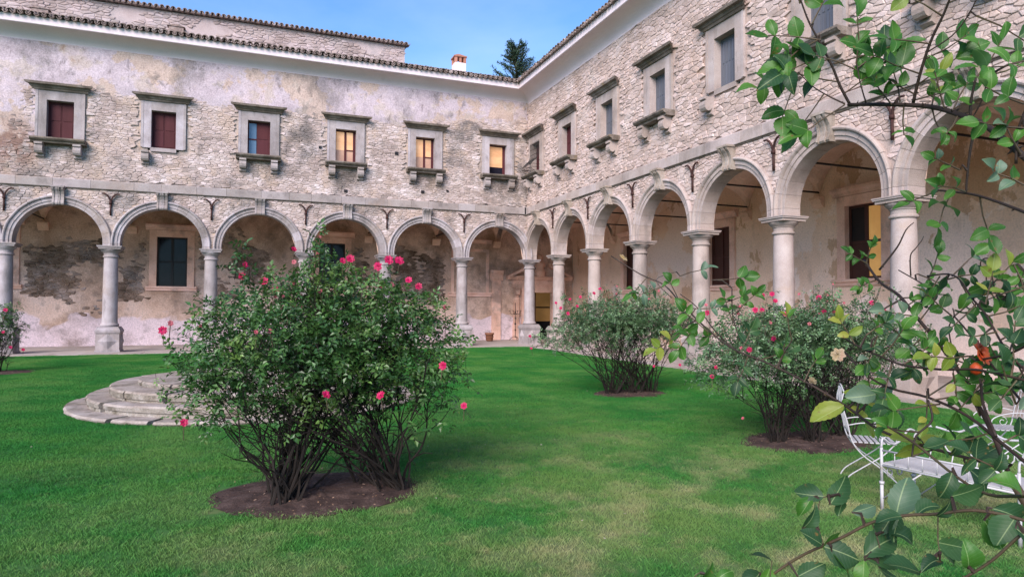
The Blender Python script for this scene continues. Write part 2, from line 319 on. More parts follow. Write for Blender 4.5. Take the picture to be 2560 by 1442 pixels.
def lay_stones(wall, polys, v0, mat, frame, most=290, hmin=.012, hmax=.045, vf=None):
    G = []
    for P in polys:
        c = (sum(p[0] for p in P)/len(P), sum(p[1] for p in P)/len(P))
        g = stone_geo(P, v0 if vf is None else vf(*c), hmin, hmax)
        s = max(p[0] for p in P)-min(p[0] for p in P)
        G.append((shown(frame @ Vector(g[2]), s), g))
    G.sort(key=lambda q: -q[0]); rest = MB()
    for i, (w, (vs, fs, c)) in enumerate(G):
        if i < most and w > 0:
            MB().add([(a-c[0], b-c[1], d-c[2]) for a, b, d in vs], fs).build('stone', mat, wall, loc=c)
        else: rest.add(vs, fs)
    if rest.v: rest.build('small_stones', mat, wall, kind='stuff')
def sheet(u_0, u_1, z_0, z_1, step, off, att, holes=()):
    """wall surface as a relief grid in the (u, z) plane; off(u,z) is how proud it stands, att the plaster cover"""
    nu = max(2, int((u_1-u_0)/step)); nz_ = max(2, int((z_1-z_0)/step)); mb = MB(); A = []
    for j in range(nz_+1):
        for i in range(nu+1):
            u = u_0+(u_1-u_0)*i/nu; z = z_0+(z_1-z_0)*j/nz_
            mb.v.append((u, -off(u, z), z)); A.append(att(u, z))
    for j in range(nz_):
        for i in range(nu):
            u = u_0+(u_1-u_0)*(i+.5)/nu; z = z_0+(z_1-z_0)*(j+.5)/nz_
            if any(a < u < b and c < z < d for a, b, c, d in holes): continue
            a = j*(nu+1)+i; mb.f.append((a, a+1, a+nu+2, a+nu+1))
    return mb, A
def put_attr(o, A):
    t = o.data.attributes.new('plaster', 'FLOAT', 'POINT'); t.data.foreach_set('value', A)

# ------------------------------------------------------------------ ground
MB().add([(-150, -150, 0), (150, -150, 0), (150, 150, 0), (-150, 150, 0)], [(0, 1, 2, 3)]).build('lawn', m_turf, kind='structure')

# ------------------------------------------------------------------ shared building pieces
def profile_run(prof, ua, ub, closed=True):
    """extrude a (v,z) profile along u; ua/ub may be functions of v for mitres"""
    fa = ua if callable(ua) else (lambda v: ua); fb = ub if callable(ub) else (lambda v: ub); n = len(prof)
    mb = MB(); vs = [(fa(v), v, z) for v, z in prof]+[(fb(v), v, z) for v, z in prof]
    fs = [(i, (i+1) % n, (i+1) % n+n, i+n) for i in range(n if closed else n-1)]
    if closed: fs += [tuple(range(n))[::-1], tuple(range(n, 2*n))]
    return mb.add(vs, fs)
def scroll_poly(h, d):   # console side outline in (v, z): top at z=0, projects -d, runs down to z=-h
    pts = [(0, 0), (-d, 0), (-d*1.02, -h*.12)]
    for k in range(9):
        a = R(90+k*30*.9); pts.append((-d*.62+d*.40*math.cos(a)*1.0, -h*.42+h*.30*math.sin(a)))
    pts += [(-d*.30, -h*.66), (-d*.26, -h*.80), (-d*.34, -h*.9), (-d*.2, -h), (0, -h)]
    return pts
def console_poly(h, d):
    pts = [(.02, 0), (-d, 0), (-d, -h*.14)]
    for k in range(8):
        a = R(60-k*30); pts.append((-d*.60-d*.38*math.cos(a), -h*.45+h*.33*math.sin(a)))
    pts += [(-d*.28, -h*.80), (-d*.34, -h*.92), (-d*.12, -h), (.02, -h)]
    return pts
def uvz(c):  # prism mapper: polygon (v,z) pushed along u
    return lambda a, b, w: (c+w, a, b)
def upper_window(wing, c, kind, mt, sill=True, cor=True):
    hw = .44; zb, zt = 8.08, 9.56
    w = MB()
    w.box(c-hw-.31, c-hw, -.05, .36, zb-.02, zt+.36); w.box(c+hw, c+hw+.31, -.05, .36, zb-.02, zt+.36)
    w.box(c-hw, c+hw, -.048, .36, zt, zt+.36); w.box(c-hw-.02, c+hw+.02, -.04, .36, zb-.15, zb)
    w.box(c-hw-.36, c-hw-.27, -.062, .02, zb, zt+.38); w.box(c+hw+.27, c+hw+.36, -.062, .02, zb, zt+.38)
    win = w.build('window', mt, wing)
    cp = [(.02, zt+.36), (-.10, zt+.36), (-.13, zt+.42), (-.17, zt+.44), (-.21, zt+.50), (-.31, zt+.52), (-.33, zt+.60), (-.1, zt+.64), (.02, zt+.66)]
    cc = MB()
    cc.add(*(lambda m: (m.v, m.f))(profile_run(cp, lambda v: c-hw-.36+v*.9, lambda v: c+hw+.36-v*.9)))
    cc.build('cornice', m_sill, win)
    if sill:
        sp = [(.02, zb-.19), (-.30, zb-.19), (-.32, zb-.13), (-.39, zb-.11), (-.44, zb-.06), (-.44, zb-.005), (.02, zb-.005)]
        profile_run(sp, c-hw-.44, c+hw+.44).build('sill', m_sill, win)
    if cor:
        for s in (-1, 1):
            if cor == 2 and s == 1: continue
            MB().prism(console_poly(.52, .36), -.13, .13, uvz(c+s*(hw+.17))).build('corbel', m_course if mt is m_trim else m_trim_w, win, loc=(0, 0, zb-.192))
    fr = MB(); fv = .2
    fr.box(c-hw, c-hw+.05, fv, fv+.07, zb, zt); fr.box(c+hw-.05, c+hw, fv, fv+.07, zb, zt); fr.box(c-hw+.05, c+hw-.05, fv, fv+.07, zt-.06, zt); fr.box(c-hw+.05, c+hw-.05, fv, fv+.07, zb, zb+.05)
    fm = m_blue if kind == 'blue' else m_wood
    fr.build('frame', fm, win)
    BK = MB().box(c-hw-.1, c+hw+.1, .37, .39, zb-.1, zt+.1).build('backing', m_dark, win)
    def shutter(a, b, mat):
        o = MB().box(a, b, fv+.015, fv+.05, zb+.05, zt-.06)
        n = 3 if kind == 'blue' else 1; ws = (b-a)/n
        for q in range(n):
            o.box(a+q*ws+.035, a+(q+1)*ws-.035, fv, fv+.02, zb+.10, (zb+zt)/2-.03); o.box(a+q*ws+.035, a+(q+1)*ws-.035, fv, fv+.02, (zb+zt)/2+.03, zt-.12)
        o.build('shutter', mat, win)
    def pane(a, b, z_0, z_1, mat): MB().box(a, b, fv+.03, fv+.045, z_0, z_1).build('pane', mat, win)
    a0, a1 = c-hw+.05, c+hw-.05; mid = (a0+a1)/2
    def bars(extra):
        o = MB().box(mid-.045, mid+.045, fv-.005, fv+.06, zb+.05, zt-.06)
        for (a, b, z) in extra: o.box(a, b, fv+.002, fv+.06, z-.025, z+.025)
        o.build('mullion', m_wood, win)
    zm = zb+.62
    if kind == 'shut': shutter(a0, mid-.005, m_wood); shutter(mid+.005, a1, m_wood)
    elif kind == 'blue': shutter(a0, mid-.003, m_blue); shutter(mid+.003, a1, m_blue)
    elif kind == 'half':
        pane(a0, mid-.1, zb+.05, zt-.06, m_glassb); MB().box(a0, mid-.1, fv, fv+.06, (zb+zt)/2-.03, (zb+zt)/2+.02).build('mullion', m_wood, win); shutter(mid-.09, a1, m_wood)
    elif kind == 'lit':
        pane(a0, mid-.045, zm, zt-.06, m_lit); pane(mid+.045, a1-.06, zm, zt-.06, m_lit); pane(a0, mid-.045, zb+.05, zm-.002, m_lit2); pane(mid+.045, a1-.06, zb+.05, zm-.002, m_lit2)
        bars([(mid+.045, a1, zm)]); MB().box(a1-.06, a1, fv+.01, fv+.06, zb+.05, zt-.06).build('casement', m_wood, win)
    elif kind == 'lit1':
        pane(a0, a1-.08, zb+.45, zt-.06, m_lit); pane(a0, a1-.08, zb+.05, zb+.448, m_glass); MB().box(a1-.08, a1, fv, fv+.06, zb+.05, zt-.06).build('casement', m_wood, win)
    return win
def hall_window(wing, c, D, kind, hw=.64, zb=2.72, zt=5.02, tm=None):
    mt = tm or m_pink; w = MB()
    w.box(c-hw-.30, c-hw, D-.07, D+.3, zb, zt+.30); w.box(c+hw, c+hw+.30, D-.07, D+.3, zb, zt+.30); w.box(c-hw, c+hw, D-.068, D+.3, zt, zt+.30)
    win = w.build('hall_window', mt, wing)
    profile_run([(D+.02, zt+.30), (D-.09, zt+.32), (D-.12, zt+.42), (D-.2, zt+.48), (D-.22, zt+.56), (D+.02, zt+.6)], c-hw-.46, c+hw+.46).build('cornice', mt, win)
    profile_run([(D+.02, zb-.2), (D-.1, zb-.2), (D-.12, zb-.12), (D-.2, zb-.08), (D-.2, zb), (D+.02, zb)], c-hw-.42, c+hw+.42).build('sill', mt, win)
    fv = D+.12; f = MB(); fm = m_dark if kind == 'dark' else m_wood2
    f.box(c-hw, c-hw+.08, fv, fv+.08, zb, zt); f.box(c+hw-.08, c+hw, fv, fv+.08, zb, zt); f.box(c-hw+.08, c+hw-.08, fv, fv+.08, zt-.08, zt); f.box(c-hw+.08, c+hw-.08, fv, fv+.08, zb, zb+.08)
    f.box(c-.06, c+.06, fv-.01, fv+.07, zb+.08, zt-.08); zm = zb+1.15
    f.box(c-hw+.08, c-.06, fv+.003, fv+.06, zm-.04, zm+.04); f.box(c+.06, c+hw-.08, fv+.003, fv+.06, zm-.04, zm+.04)
    f.build('frame', fm, win)
    for k, (a, b) in enumerate(((c-hw+.08, c-.06), (c+.06, c+hw-.08))):
        for j, (z_0, z_1) in enumerate(((zb+.08, zm-.04), (zm+.04, zt-.08))):
            m = {'dark': m_glass, 'red': m_wood2, 'open': (m_wood2 if j == 0 else m_dark) if k == 0 else m_litroom}[kind]
            MB().box(a, b, fv+.03, fv+.045, z_0, z_1).build('shutter_panel' if m is m_wood2 else 'pane', m, win)
    MB().box(c-hw-.1, c+hw+.1, D+.32, D+.34, zb-.1, zt+.1).build('backing', m_dark, win)
# column meshes
def column_meshes(mt):
    sh = MB().lathe([(.30, 1.0), (.325, 1.03), (.33, 1.07), (.30, 1.11), (.275, 1.13), (.272, 1.18), (.262, 1.6), (.262, 2.2), (.252, 3.0), (.238, 3.66), (.236, 3.68)], 28).mesh('column', mt, True)
    cp = MB().lathe([(.262, 3.68), (.278, 3.70), (.278, 3.735), (.262, 3.75), (.245, 3.76), (.245, 3.85), (.27, 3.86), (.27, 3.88), (.30, 3.90), (.345, 3.95), (.355, 3.985), (.345, 4.0)], 28)
    for h, a, b in ((.375, 4.0, 4.065), (.41, 4.065, 4.10), (.425, 4.10, 4.125)): cp.box(-h, h, -h, h, a, b)
    cp = cp.mesh('capital', mt)
    bs = MB().box(-.36, .36, -.36, .36, .96, 1.0)
    bs.add([(sx*h, sy*h, z) for h, z in ((.425, .80), (.43, .86), (.37, .96)) for sx, sy in ((-1, -1), (1, -1), (1, 1), (-1, 1))],
           [(r*4+i, r*4+(i+1) % 4, r*4+4+(i+1) % 4, r*4+4+i) for r in range(2) for i in range(4)])
    bs = bs.mesh('column_base', mt)
    pd = MB().box(-.40, .40, -.40, .40, -.05, .76); pd.box(-.43, .43, -.43, .43, .762, .80); pd.box(-.425, .425, -.425, .425, -.05, .10)
    for q in range(4):
        M = Matrix.Rotation(q*math.pi/2, 4, 'Z')
        vs = [(-.33, -.402, .44), (0, -.402, .13), (.33, -.402, .44), (0, -.402, .745), (0, -.50, .44)]
        pd.add([M @ Vector(v) for v in vs], [(0, 1, 4), (1, 2, 4), (2, 3, 4), (3, 0, 4)])
    return sh, cp, bs, pd.mesh('pedestal', mt)
def jointed(mb_list): pass
PROF = [(0, .5), (0, 0), (.004, -.004), (.10, -.004), (.104, -.035), (.205, -.035), (.212, -.06), (.235, -.095), (.265, -.108), (.295, -.095), (.312, -.06), (.312, .06), (.2, .08), (.2, .5)]
def voussoirs(r_in, zc, mt, n=13):
    out = []; a0 = R(0); key = R(6.2)
    edges = []
    half = (math.pi/2-key)
    for k in range(n//2+1): edges.append(half*k/(n//2))
    spans = [(edges[i], edges[i+1]) for i in range(n//2)]+[(math.pi-edges[i+1], math.pi-edges[i]) for i in range(n//2)]
    np_ = len(PROF)
    for (a, b) in spans:
        j = .0022/r_in*1.6; a += j; b -= j; mb = MB(); dr = uni(-.006, .006); dv = uni(-.006, .006)
        for k in range(5):
            t = a+(b-a)*k/4
            mb.v += [((r_in+(dr*.4 if p == 0 else dr)+p)*math.cos(t), v+(dv if v < .3 else 0), zc+(r_in+(dr*.4 if p == 0 else dr)+p)*math.sin(t)) for p, v in PROF]
        for k in range(4): mb.f += [(k*np_+i, k*np_+(i+1) % np_, (k+1)*np_+(i+1) % np_, (k+1)*np_+i) for i in range(np_)]
        mb.f += [tuple(range(np_)), tuple(range(4*np_, 5*np_))[::-1]]
        out.append(mb.mesh('voussoir', mt))
    stilt = []
    for s in (-1, 1):
        mb = MB(); vs = [(s*(r_in+p), v, z) for z in (4.128, zc-.003) for p, v in PROF]
        mb.add(vs, [(i, (i+1) % np_, (i+1) % np_+np_, i+np_) for i in range(np_)]+[tuple(range(np_))[::-1], tuple(range(np_, 2*np_))]); stilt.append(mb.mesh('impost_stone', mt))
    core = MB(); m = 40
    for k in range(m+1):
        t = math.pi*k/m
        core.v += [((r_in+p)*math.cos(t), v, zc+(r_in+p)*math.sin(t)) for p, v in ((.012, .49), (.012, .012), (.29, .012), (.29, .3))]
    core.f += [(k*4+i, k*4+i+1, (k+1)*4+i+1, (k+1)*4+i) for k in range(m) for i in range(3)]
    return out, stilt, core.mesh('arch', m_mortar)
def keystone_mesh(mt, zt):
    mb = MB(); zb_ = zt-.06
    pts = [(.03, 6.30), (-.30, 6.30), (-.32, 6.24), (-.29, 6.17), (-.22, 6.10), (-.165, 6.0), (-.145, 5.88), (-.155, 5.78), (-.19, 5.72), (-.20, 5.66), (-.17, zt-.05), (.03, zt-.05)]
    for i, (a, b, k) in enumerate(((-.19, -.125, 1), (-.12, -.065, .86), (-.06, -.005, 1), (.005, .06, 1), (.065, .12, .86), (.125, .19, 1))):
        mb.prism([(v*k if v < 0 else v, z) for v, z in pts], a, b, uvz(0))
    mb.prism([(v*.7 if v < 0 else v, z) for v, z in pts], -.185, .185, uvz(0))
    mb.box(-.22, .22, -.33, .0, 6.245, 6.302)
    return mb.mesh('keystone', mt)
def anchor_mesh():
    mb = MB(); mb.tube([(0, -.05, 5.30), (0, -.055, 5.75)], [.035, .032], 8); mb.tube([(0, -.06, 5.74), (0, -.06, 5.82)], .055, 8)
    for s in (-1, 1): mb.tube(smoothline([(s*.01, -.06, 5.80), (s*.03, -.07, 5.92), (s*.10, -.08, 6.05), (s*.20, -.085, 6.13), (s*.30, -.08, 6.13)], 3), [.03]*9+[.026]*4, 7)
    return mb.mesh('wall_anchor', m_iron, True)
def tile_mesh(name, inv):
    mb = MB(); n = 8; L_ = .46
    for k in range(2):
        for rr in (0, .024):
            for i in range(n+1):
                a = math.pi*i/n; r_ = (.112 if (k == 0) != inv else .09)-rr
                z = r_*math.sin(a)*1.1
                if inv: z = -z
                mb.v.append((r_*math.cos(a), k*L_, z))
    q = n+1
    for i in range(n):
        mb.f += [(i, i+1, 2*q+i+1, 2*q+i), (q+i, 3*q+i, 3*q+i+1, q+i+1), (i, q+i, q+i+1, i+1), (2*q+i, 2*q+i+1, 3*q+i+1, 3*q+i)]
    mb.f += [(0, 2*q, 3*q, q), (n, q+n, 3*q+n, 2*q+n)]
    return mb.mesh(name, m_tile)
t_cov = tile_mesh('roof_tile', False); t_pan = tile_mesh('pan_tile', True)
def tiled_eave(roof, ua, ub, v0, z0, slope, sp=.238, rows=2, extra=0):
    n = int((ub-ua)/sp); th = math.atan(slope)
    stuff = MB()
    for i in range(n):
        u = ua+(i+.5)*sp
        for k in range(2):
            uu = u+(sp/2 if k else 0)
            for r_ in range(rows):
                dv = uni(-.025, .025)-(.0 if k == 0 else .03); ro = (th+uni(-.03, .03), uni(-.05, .05), uni(-.05, .05))
                loc = Vector((uu+uni(-.012, .012), v0+dv+r_*.36, z0+(.05 if k == 0 else .085)+r_*.36*slope+r_*.045))
                me = t_cov if k == 0 else t_pan
                if r_ == 0: place('roof_tile' if k == 0 else 'pan_tile', me, roof, loc, ro)
                else:
                    M = Matrix.Translation(loc) @ (Matrix.Rotation(ro[2], 4, 'Z') @ Matrix.Rotation(ro[1], 4, 'Y') @ Matrix.Rotation(ro[0], 4, 'X'))
                    stuff.add([M @ v.co for v in me.vertices], [tuple(p.vertices) for p in me.polygons])
    if stuff.v: stuff.build('upper_tiles', m_tile, roof, kind='stuff')

# ------------------------------------------------------------------ the two cloister wings
WALLTOP = 11.64; D = 5.0
def wing_build(wing, frame, cols, r_in, zc, wins, mats, plaster, seed, hall, sgn, length, first_col):
    mst, mmo, mtr, mpw = mats
    lo, hi = min(cols), max(cols); ends = (lo, hi)
    U0, U1 = (-length, 0) if sgn < 0 else (0, length)
    # upper wall surface and stones
    holes = [(c-.56, c+.56, 7.95, 9.70) for c, _, _, _ in wins]
    so_ = seed*17.3
    def off(u, z):
        p = plaster(u, z); n = fbm(u*2.2+so_, z*2.2, 3, 4)*.012
        return max(-.03, min(.062, -.02+p*.16))+n
    def att(u, z): return max(0, min(1, .5+plaster(u, z)*2.2))
    mb, A = sheet(U0-(.12 if sgn > 0 else 0), U1+(.12 if sgn < 0 else 0), 6.6, WALLTOP+.1, .085, off, att, holes)
    wall = mb.build('upper_wall', mmo, wing, True); put_attr(wall, A)
    def keep(u, z, q):
        if plaster(u, z) > .42: return False
        for c, kd, sl_, co in wins:
            if abs(u-c) < .80 and 7.93 < z < 10.0: return False
            if abs(u-c) < .87 and 7.9 < z < 8.1: return False
        return True
    P = stones(U0, U1, 6.63, WALLTOP+.02, *((.205, .083) if sgn < 0 else (.235, .098)), keep, drop=.18, gap=.022)
    lay_stones(wall, P, .0, mst, frame, 290, *((.006, .028) if sgn < 0 else (.008, .036)))
    # spandrels
    sp = MB(); inner = MB(); A2 = []
    bays = [(cols[i], cols[i+1]) for i in range(len(cols)-1)]
    centers = [(a+b)/2 for a, b in bays]
    for (a, b), c in zip(bays, centers):
        h = abs(b-a)/2; N = 28
        for mbx, Re, vv, zt in ((sp, r_in+.12, .0, 6.32), (inner, r_in+.005, .5, 7.2)):
            base = len(mbx.v)
            for i in range(N+1):
                du = h*math.sin(-math.pi/2+math.pi*i/N)
                ze = zc+math.sqrt(max(0, Re*Re-du*du)) if abs(du) < Re else 4.1
                for j in range(7):
                    z = ze+(zt-ze)*j/6; u = c+du
                    mbx.v.append((u, vv+(.014-fbm(u*3, z*3, seed, 3)*.012 if mbx is sp else 0), z))
                    if mbx is sp: A2.append(max(0, min(1, .5+plaster(u, z)*2.2)))
            for i in range(N):
                for j in range(6):
                    q = base+i*7+j; mbx.f.append((q, q+7, q+8, q+1))
    spw = sp.build('arcade_wall', mmo, wing, True); put_attr(spw, A2)
    inner.build('arcade_inner_wall', m_vault, wing)
    # end of arcade towards the corner
    def keep2(u, z, q):
        if plaster(u, z) > .5: return False
        for c in centers:
            if (u-c)**2+(z-zc)**2 < (r_in+.22)**2 and z > zc-.2: return False
            if z <= zc and abs(u-c) < r_in+.2: return False
        return lo < u < hi
    P = stones(max(U0, lo), min(U1, hi), 4.3, 6.28, .20, .088, keep2, gap=.035)
    lay_stones(spw, P, .012, mst, frame, 200, .01, .03)
    # arches
    vs, st, core = voussoirs(r_in, zc, mtr); key = keystone_mesh(m_course if sgn < 0 else m_key, zc+r_in)
    for c in centers:
        ar = place('arch', core, wing, (c, 0, 0))
        for m in vs: place('voussoir', m, ar)
        for m in st: place('impost_stone', m, ar)
        place('keystone', key, ar)
    # columns, anchors, corbels, tie rods
    sh, cp, bs, pd = column_meshes(mtr); an = anchor_mesh()
    cb = MB().prism([(D+.02, 5.45), (D-.26, 5.45), (D-.26, 5.36), (D-.20, 5.34), (D-.16, 5.22), (D-.06, 5.12), (D+.02, 5.10)], -.2, .2, uvz(0)).mesh('corbel', m_vault)
    rod = MB().tube([(0, .3, 5.62), (0, D-.02, 5.62)], .03, 6).mesh('tie_rod', m_black)
    for i, u in enumerate(cols):
        if i >= first_col:
            o = place('column', sh, wing, (u, .25, 0), (0, 0, uni(0, 6)))
            for m in (cp, bs, pd): 
                q = place(m.name.split('.')[0], m, o); q.rotation_euler = (0, 0, -o.rotation_euler.z)
            place('wall_anchor', an, wing, (u, 0, 0)) if i > 0 else None
        place('wall_corbel', cb, wing, (u, 0, 0))
        if i: place('tie_rod', rod, wing, (u, 0, 0))
    # string course
    f_ = (lambda v: v) if sgn < 0 else (lambda v: -v)
    e0, e1 = (U0, f_) if sgn < 0 else (f_, U1)
    sc = profile_run([(.02, 6.255), (-.03, 6.255), (-.04, 6.28), (-.04, 6.298), (.02, 6.298)], e0, e1).build('string_course', m_sill, wing)  # dark fillet: the shading line below the course is in its colour
    u = U0
    while u < U1-.05:
        w = min(uni(.75, 1.5), U1-u); e = uni(-.008, .008)
        if sgn < 0: a, b = u+.004, u+w-.004; b = min(b, -.085)
        else: a, b = u+.004, u+w-.004; a = max(a, .085)
        if b > a+.1: MB().prism([(.02, 6.30), (-.075+e, 6.30), (-.08+e, 6.312), (-.08+e, 6.60), (-.06+e, 6.628), (.02, 6.635)], a, b, uvz(0)).build('course_block', m_course if sgn < 0 else mtr, sc)
        u += w
    for w_ in wins: upper_window(wing, w_[0], w_[1], mtr, w_[2], w_[3])
    # cornice cove and roof
    pr = [(.03, 11.6)]+[(-.70*(1-math.cos(R(90)*k/10)), 11.64+.50*math.sin(R(90)*k/10)) for k in range(11)]+[(-.70, 12.12), (-.74, 12.12), (-.76, 12.14), (-.76, 12.40), (.03, 12.42)]
    profile_run(pr, e0, e1).build('cove_cornice', m_cove, wing, True).data.shade_smooth() if False else profile_run(pr, e0, e1).build('cove_cornice', m_cove, wing)
    profile_run([(.012, 11.612), (-.012, 11.612), (-.016, 11.632), (.012, 11.634)], e0, e1).build('cornice_line', m_sill, wing)
    sl_ = .27; mb = MB()
    f2 = (lambda v: v if v < 0 else v) if sgn < 0 else (lambda v: -v)
    vv = [(-.80, 12.43), (8.6, 12.43+9.4*sl_)]
    g = [(U0, v, z) if sgn < 0 else (f2(v), v, z) for v, z in vv]+[(f2(v), v, z) if sgn < 0 else (U1, v, z) for v, z in vv]
    roof = mb.add(g, [(0, 2, 3, 1)]).build('roof', m_tile, wing)
    a, b = (U0, -.74) if sgn < 0 else (.80, U1)
    tiled_eave(roof, a, b, -.90, 12.37, sl_)
    # portico: back wall, vault
    return centers

# --- left wing (faces the camera), local frame = world
Lc = [-31.5, -28.0, -24.45, -20.91, -17.5, -13.94, -10.27, -6.8, -3.2, .25][::-1]
def pl_left(u, z):
    n = fbm(u*.35+5, z*.5+2, 0, 6)*.55+fbm(u*1.6, z*1.9, 7, 4)*.14
    e = (z-9.75)*.8 + (.0 if u < -6.3 else -(u+6.3)*.13)
    if u < -19.9: e = max(e, (-19.9-u)*.55-.1 + (0 if z > 8 else (z-8)*.22))
    e = max(-.42, min(.9, e))
    return e + n*.62 - .03
left = thing('cloister_wing', 'long facing cloister wing with grey arcade, half plastered rubble wall, lit windows and white cove', 'building')
FL = Matrix.Identity(4)
lw = [(-19.22, 'shut', True, True), (-15.73, 'shut', False, 2), (-12.18, 'half', True, True), (-8.62, 'lit', True, True), (-5.07, 'lit', True, True), (-1.52, 'lit1', True, True), (-22.8, 'shut', True, True), (-26.4, 'shut', True, True)]
cl = wing_build(left, FL, Lc, 1.45, 4.21, lw, (m_stone, m_mortar, m_trim, m_pwall_l), pl_left, 1, None, -1, 31.5, 0)
# --- right wing, local u runs towards the camera
right = thing('cloister_wing', 'warm stone cloister wing receding on the right with blue grey panelled windows and wide arches', 'building', (0, 0, 0), -math.pi/2)
FR = Matrix.Rotation(-math.pi/2, 4, 'Z')
Rc = [-.25, 3.06, 6.33, 9.63, 13.0, 16.33, 19.68, 23.0, 26.3, 29.6]
def pl_right(u, z):
    return fbm(u*.4+31, z*.5+9, 2, 6)*.6+fbm(u*1.7, z*1.7, 4, 4)*.15-.36
rw = [(1.12, 'shut', True, True), (4.40, 'shut', True, True), (7.80, 'blue', True, True), (11.15, 'blue', True, True), (14.46, 'blue', False, 2), (17.78, 'blue', True, True), (21.1, 'blue', True, True), (24.4, 'blue', True, True)]
crr = wing_build(right, FR, Rc, 1.36, 4.31, rw, (m_stone_r, m_mortar_r, m_trim_w, m_pwall_r), pl_right, 2, None, 1, 30, 1)

# ------------------------------------------------------------------ porticoes
def vault(wing, cols, name='vault'):
    mb = MB(); nv = 16; nu = 14; zs, rise = 5.28, 1.55
    cs = sorted(cols)
    for a, b in zip(cs[:-1], cs[1:]):
        base = len(mb.v)
        for i in range(nu+1):
            x = -math.cos(math.pi*i/nu); u = (a+b)/2+x*(b-a)/2
            for j in range(nv+1):
                y = -math.cos(math.pi*j/nv); v = 2.75+y*2.25
                z = zs+rise*max(math.sqrt(max(0, 1-x*x)), math.sqrt(max(0, 1-y*y)))
                mb.v.append((u, v, z))
        for i in range(nu):
            for j in range(nv):
                q = base+i*(nv+1)+j; mb.f.append((q, q+1, q+nv+2, q+nv+1))
    return mb.build(name, m_vault, wing)
vault(left, Lc); vault(right, [c for c in Rc if c > -1]+[-.25][:0] if False else Rc); vault(left, [.5, 5.0], 'corner_vault')
def att_l(u, z): return max(0, min(1, (z-1.25)*1.5+.5+fbm(u*.9, z*1.4, 11, 5)*.9))  # pale below; the browner top is stain plus shade held in the colour
def att_r(u, z): return max(0, min(1, (z-1.5)*.9+.5+fbm(u*.6, z*.8, 13, 5)*1.3))
hl = [(-15.85, 'dark'), (-8.6, 'dark'), (-22.7, 'dark')]
hr = [(1.40, 'red'), (8.0, 'red'), (14.67, 'open'), (21.3, 'red')]
def back_wall(wing, ua, ub, att, mat, hs, extra=()):
    def off(u, z): return -D+fbm(u*1.5, z*1.5, 5, 4)*.02-.0
    mb, A = sheet(ua, ub, -.05, 7.0, .2, off, att, [(c-.78, c+.78, 2.6, 5.16) for c, _ in hs]+list(extra))
    o = mb.build('back_wall', mat, wing, True); put_attr(o, A); return o
bl = back_wall(left, -31.5, 5.05, att_l, m_pwall_l, hl, [(2.1, 3.6, -.2, 2.9)])
br = back_wall(right, -5.0, 30, att_r, m_pwall_r, hr)
for c, k in hl: hall_window(left, c, D, k)
for c, k in hr: hall_window(right, c, D, k, tm=m_pink)
# bare masonry on the back wall of the facing portico
def bare(u, z):
    e = min((z-1.75)*1.0, (5.5-z)*.8); e = min(e, .75)
    return e + fbm(u*.42+3, z*.5, 21, 5)*1.25 - .1
def keepb(u, z, q):
    if u > -2.6 or bare(u, z) < (.22 if q else .16+rnd()*.5): return False
    return not any(abs(u-c) < 1.02 and 2.4 < z < 5.7 for c, _ in hl)
lay_stones(bl, stones(-29, -2.4, 1.2, 5.6, .21, .095, keepb, gap=.03), D+.0, m_pstone, FL, 260, .01, .05)
# blind niche with sill
nb = MB(); nb.box(-2.35, -2.18, D-.04, D+.05, 2.62, 5.0); nb.box(-.35, -.18, D-.04, D+.05, 2.62, 5.0); nb.box(-2.18, -.35, D-.038, D+.05, 4.85, 5.0)
nf = nb.build('blind_niche', m_pink, left)
profile_run([(D+.02, 2.4), (D-.1, 2.4), (D-.12, 2.5), (D-.2, 2.54), (D-.2, 2.62), (D+.02, 2.62)], -2.5, -.05).build('sill', m_pink, nf)
profile_run([(D+.02, 5.3), (D-.1, 5.32), (D-.2, 5.5), (D+.02, 5.56)], -2.5, -.05).build('cornice', m_pink, nf)
# pilaster and portal in the corner bay
pi_ = MB().box(-.02, .50, D-.10, D+.05, 0, 3.3).build('pilaster', m_pink, left)
profile_run([(D, 3.3), (D-.12, 3.3), (D-.16, 3.4), (D-.16, 3.62), (D-.22, 3.68), (D-.28, 3.86), (D, 3.86)], -.14, .62).build('pilaster_capital', m_pink, pi_)
pc = 2.85; po = MB()
for s in (-1, 1):
    po.box(pc+s*.92-.17, pc+s*.92+.17, D-.14, D+.1, 0, 2.9); po.box(pc+s*1.42-.2, pc+s*1.42+.2, D-.20, D+.05, 0, .9); po.box(pc+s*1.42-.15, pc+s*1.42+.15, D-.16, D+.05, .9, 2.35)
po.box(pc-.75, pc+.75, D-.139, D+.1, 2.66, 2.9); po.box(pc-1.62, pc+1.62, D-.10, D+.05, 2.902, 3.36)
portal = po.build('portal', m_pink, left)
for s in (-1, 1): MB().prism(scroll_poly(.55, .3), -.12, .12, uvz(pc+s*1.42)).build('console', m_pink, portal, loc=(0, D-.06, 2.9))
profile_run([(D, 3.362), (D-.2, 3.362), (D-.24, 3.44), (D-.34, 3.5), (D-.34, 3.56), (D, 3.56)], pc-2.0, pc+2.0).build('portal_cornice', m_pink, portal)
for s in (-1, 1):
    pd_ = MB(); pts = [(pc+s*2.0, 3.562), (pc+s*1.7, 3.562), (pc+s*.55, 4.12), (pc+s*.50, 4.32)]
    pd_.add([(x, v, z) for v in (D-.34, D) for x, z in pts], [(0, 1, 2, 3), (4, 7, 6, 5), (0, 3, 7, 4), (1, 5, 6, 2), (2, 6, 7, 3), (0, 4, 5, 1)]); pd_.build('broken_pediment', m_pink, portal)
cv = MB().lathe([(.02, 4.82), (.13, 4.78), (.17, 4.66), (.15, 4.54), (.09, 4.46), (.10, 4.42), (.26, 4.34), (.30, 4.18), (.22, 4.0), (.30, 3.9), (.32, 3.57)], 14, (pc, D-.14)).build('carved_bust', m_pink, portal, True)
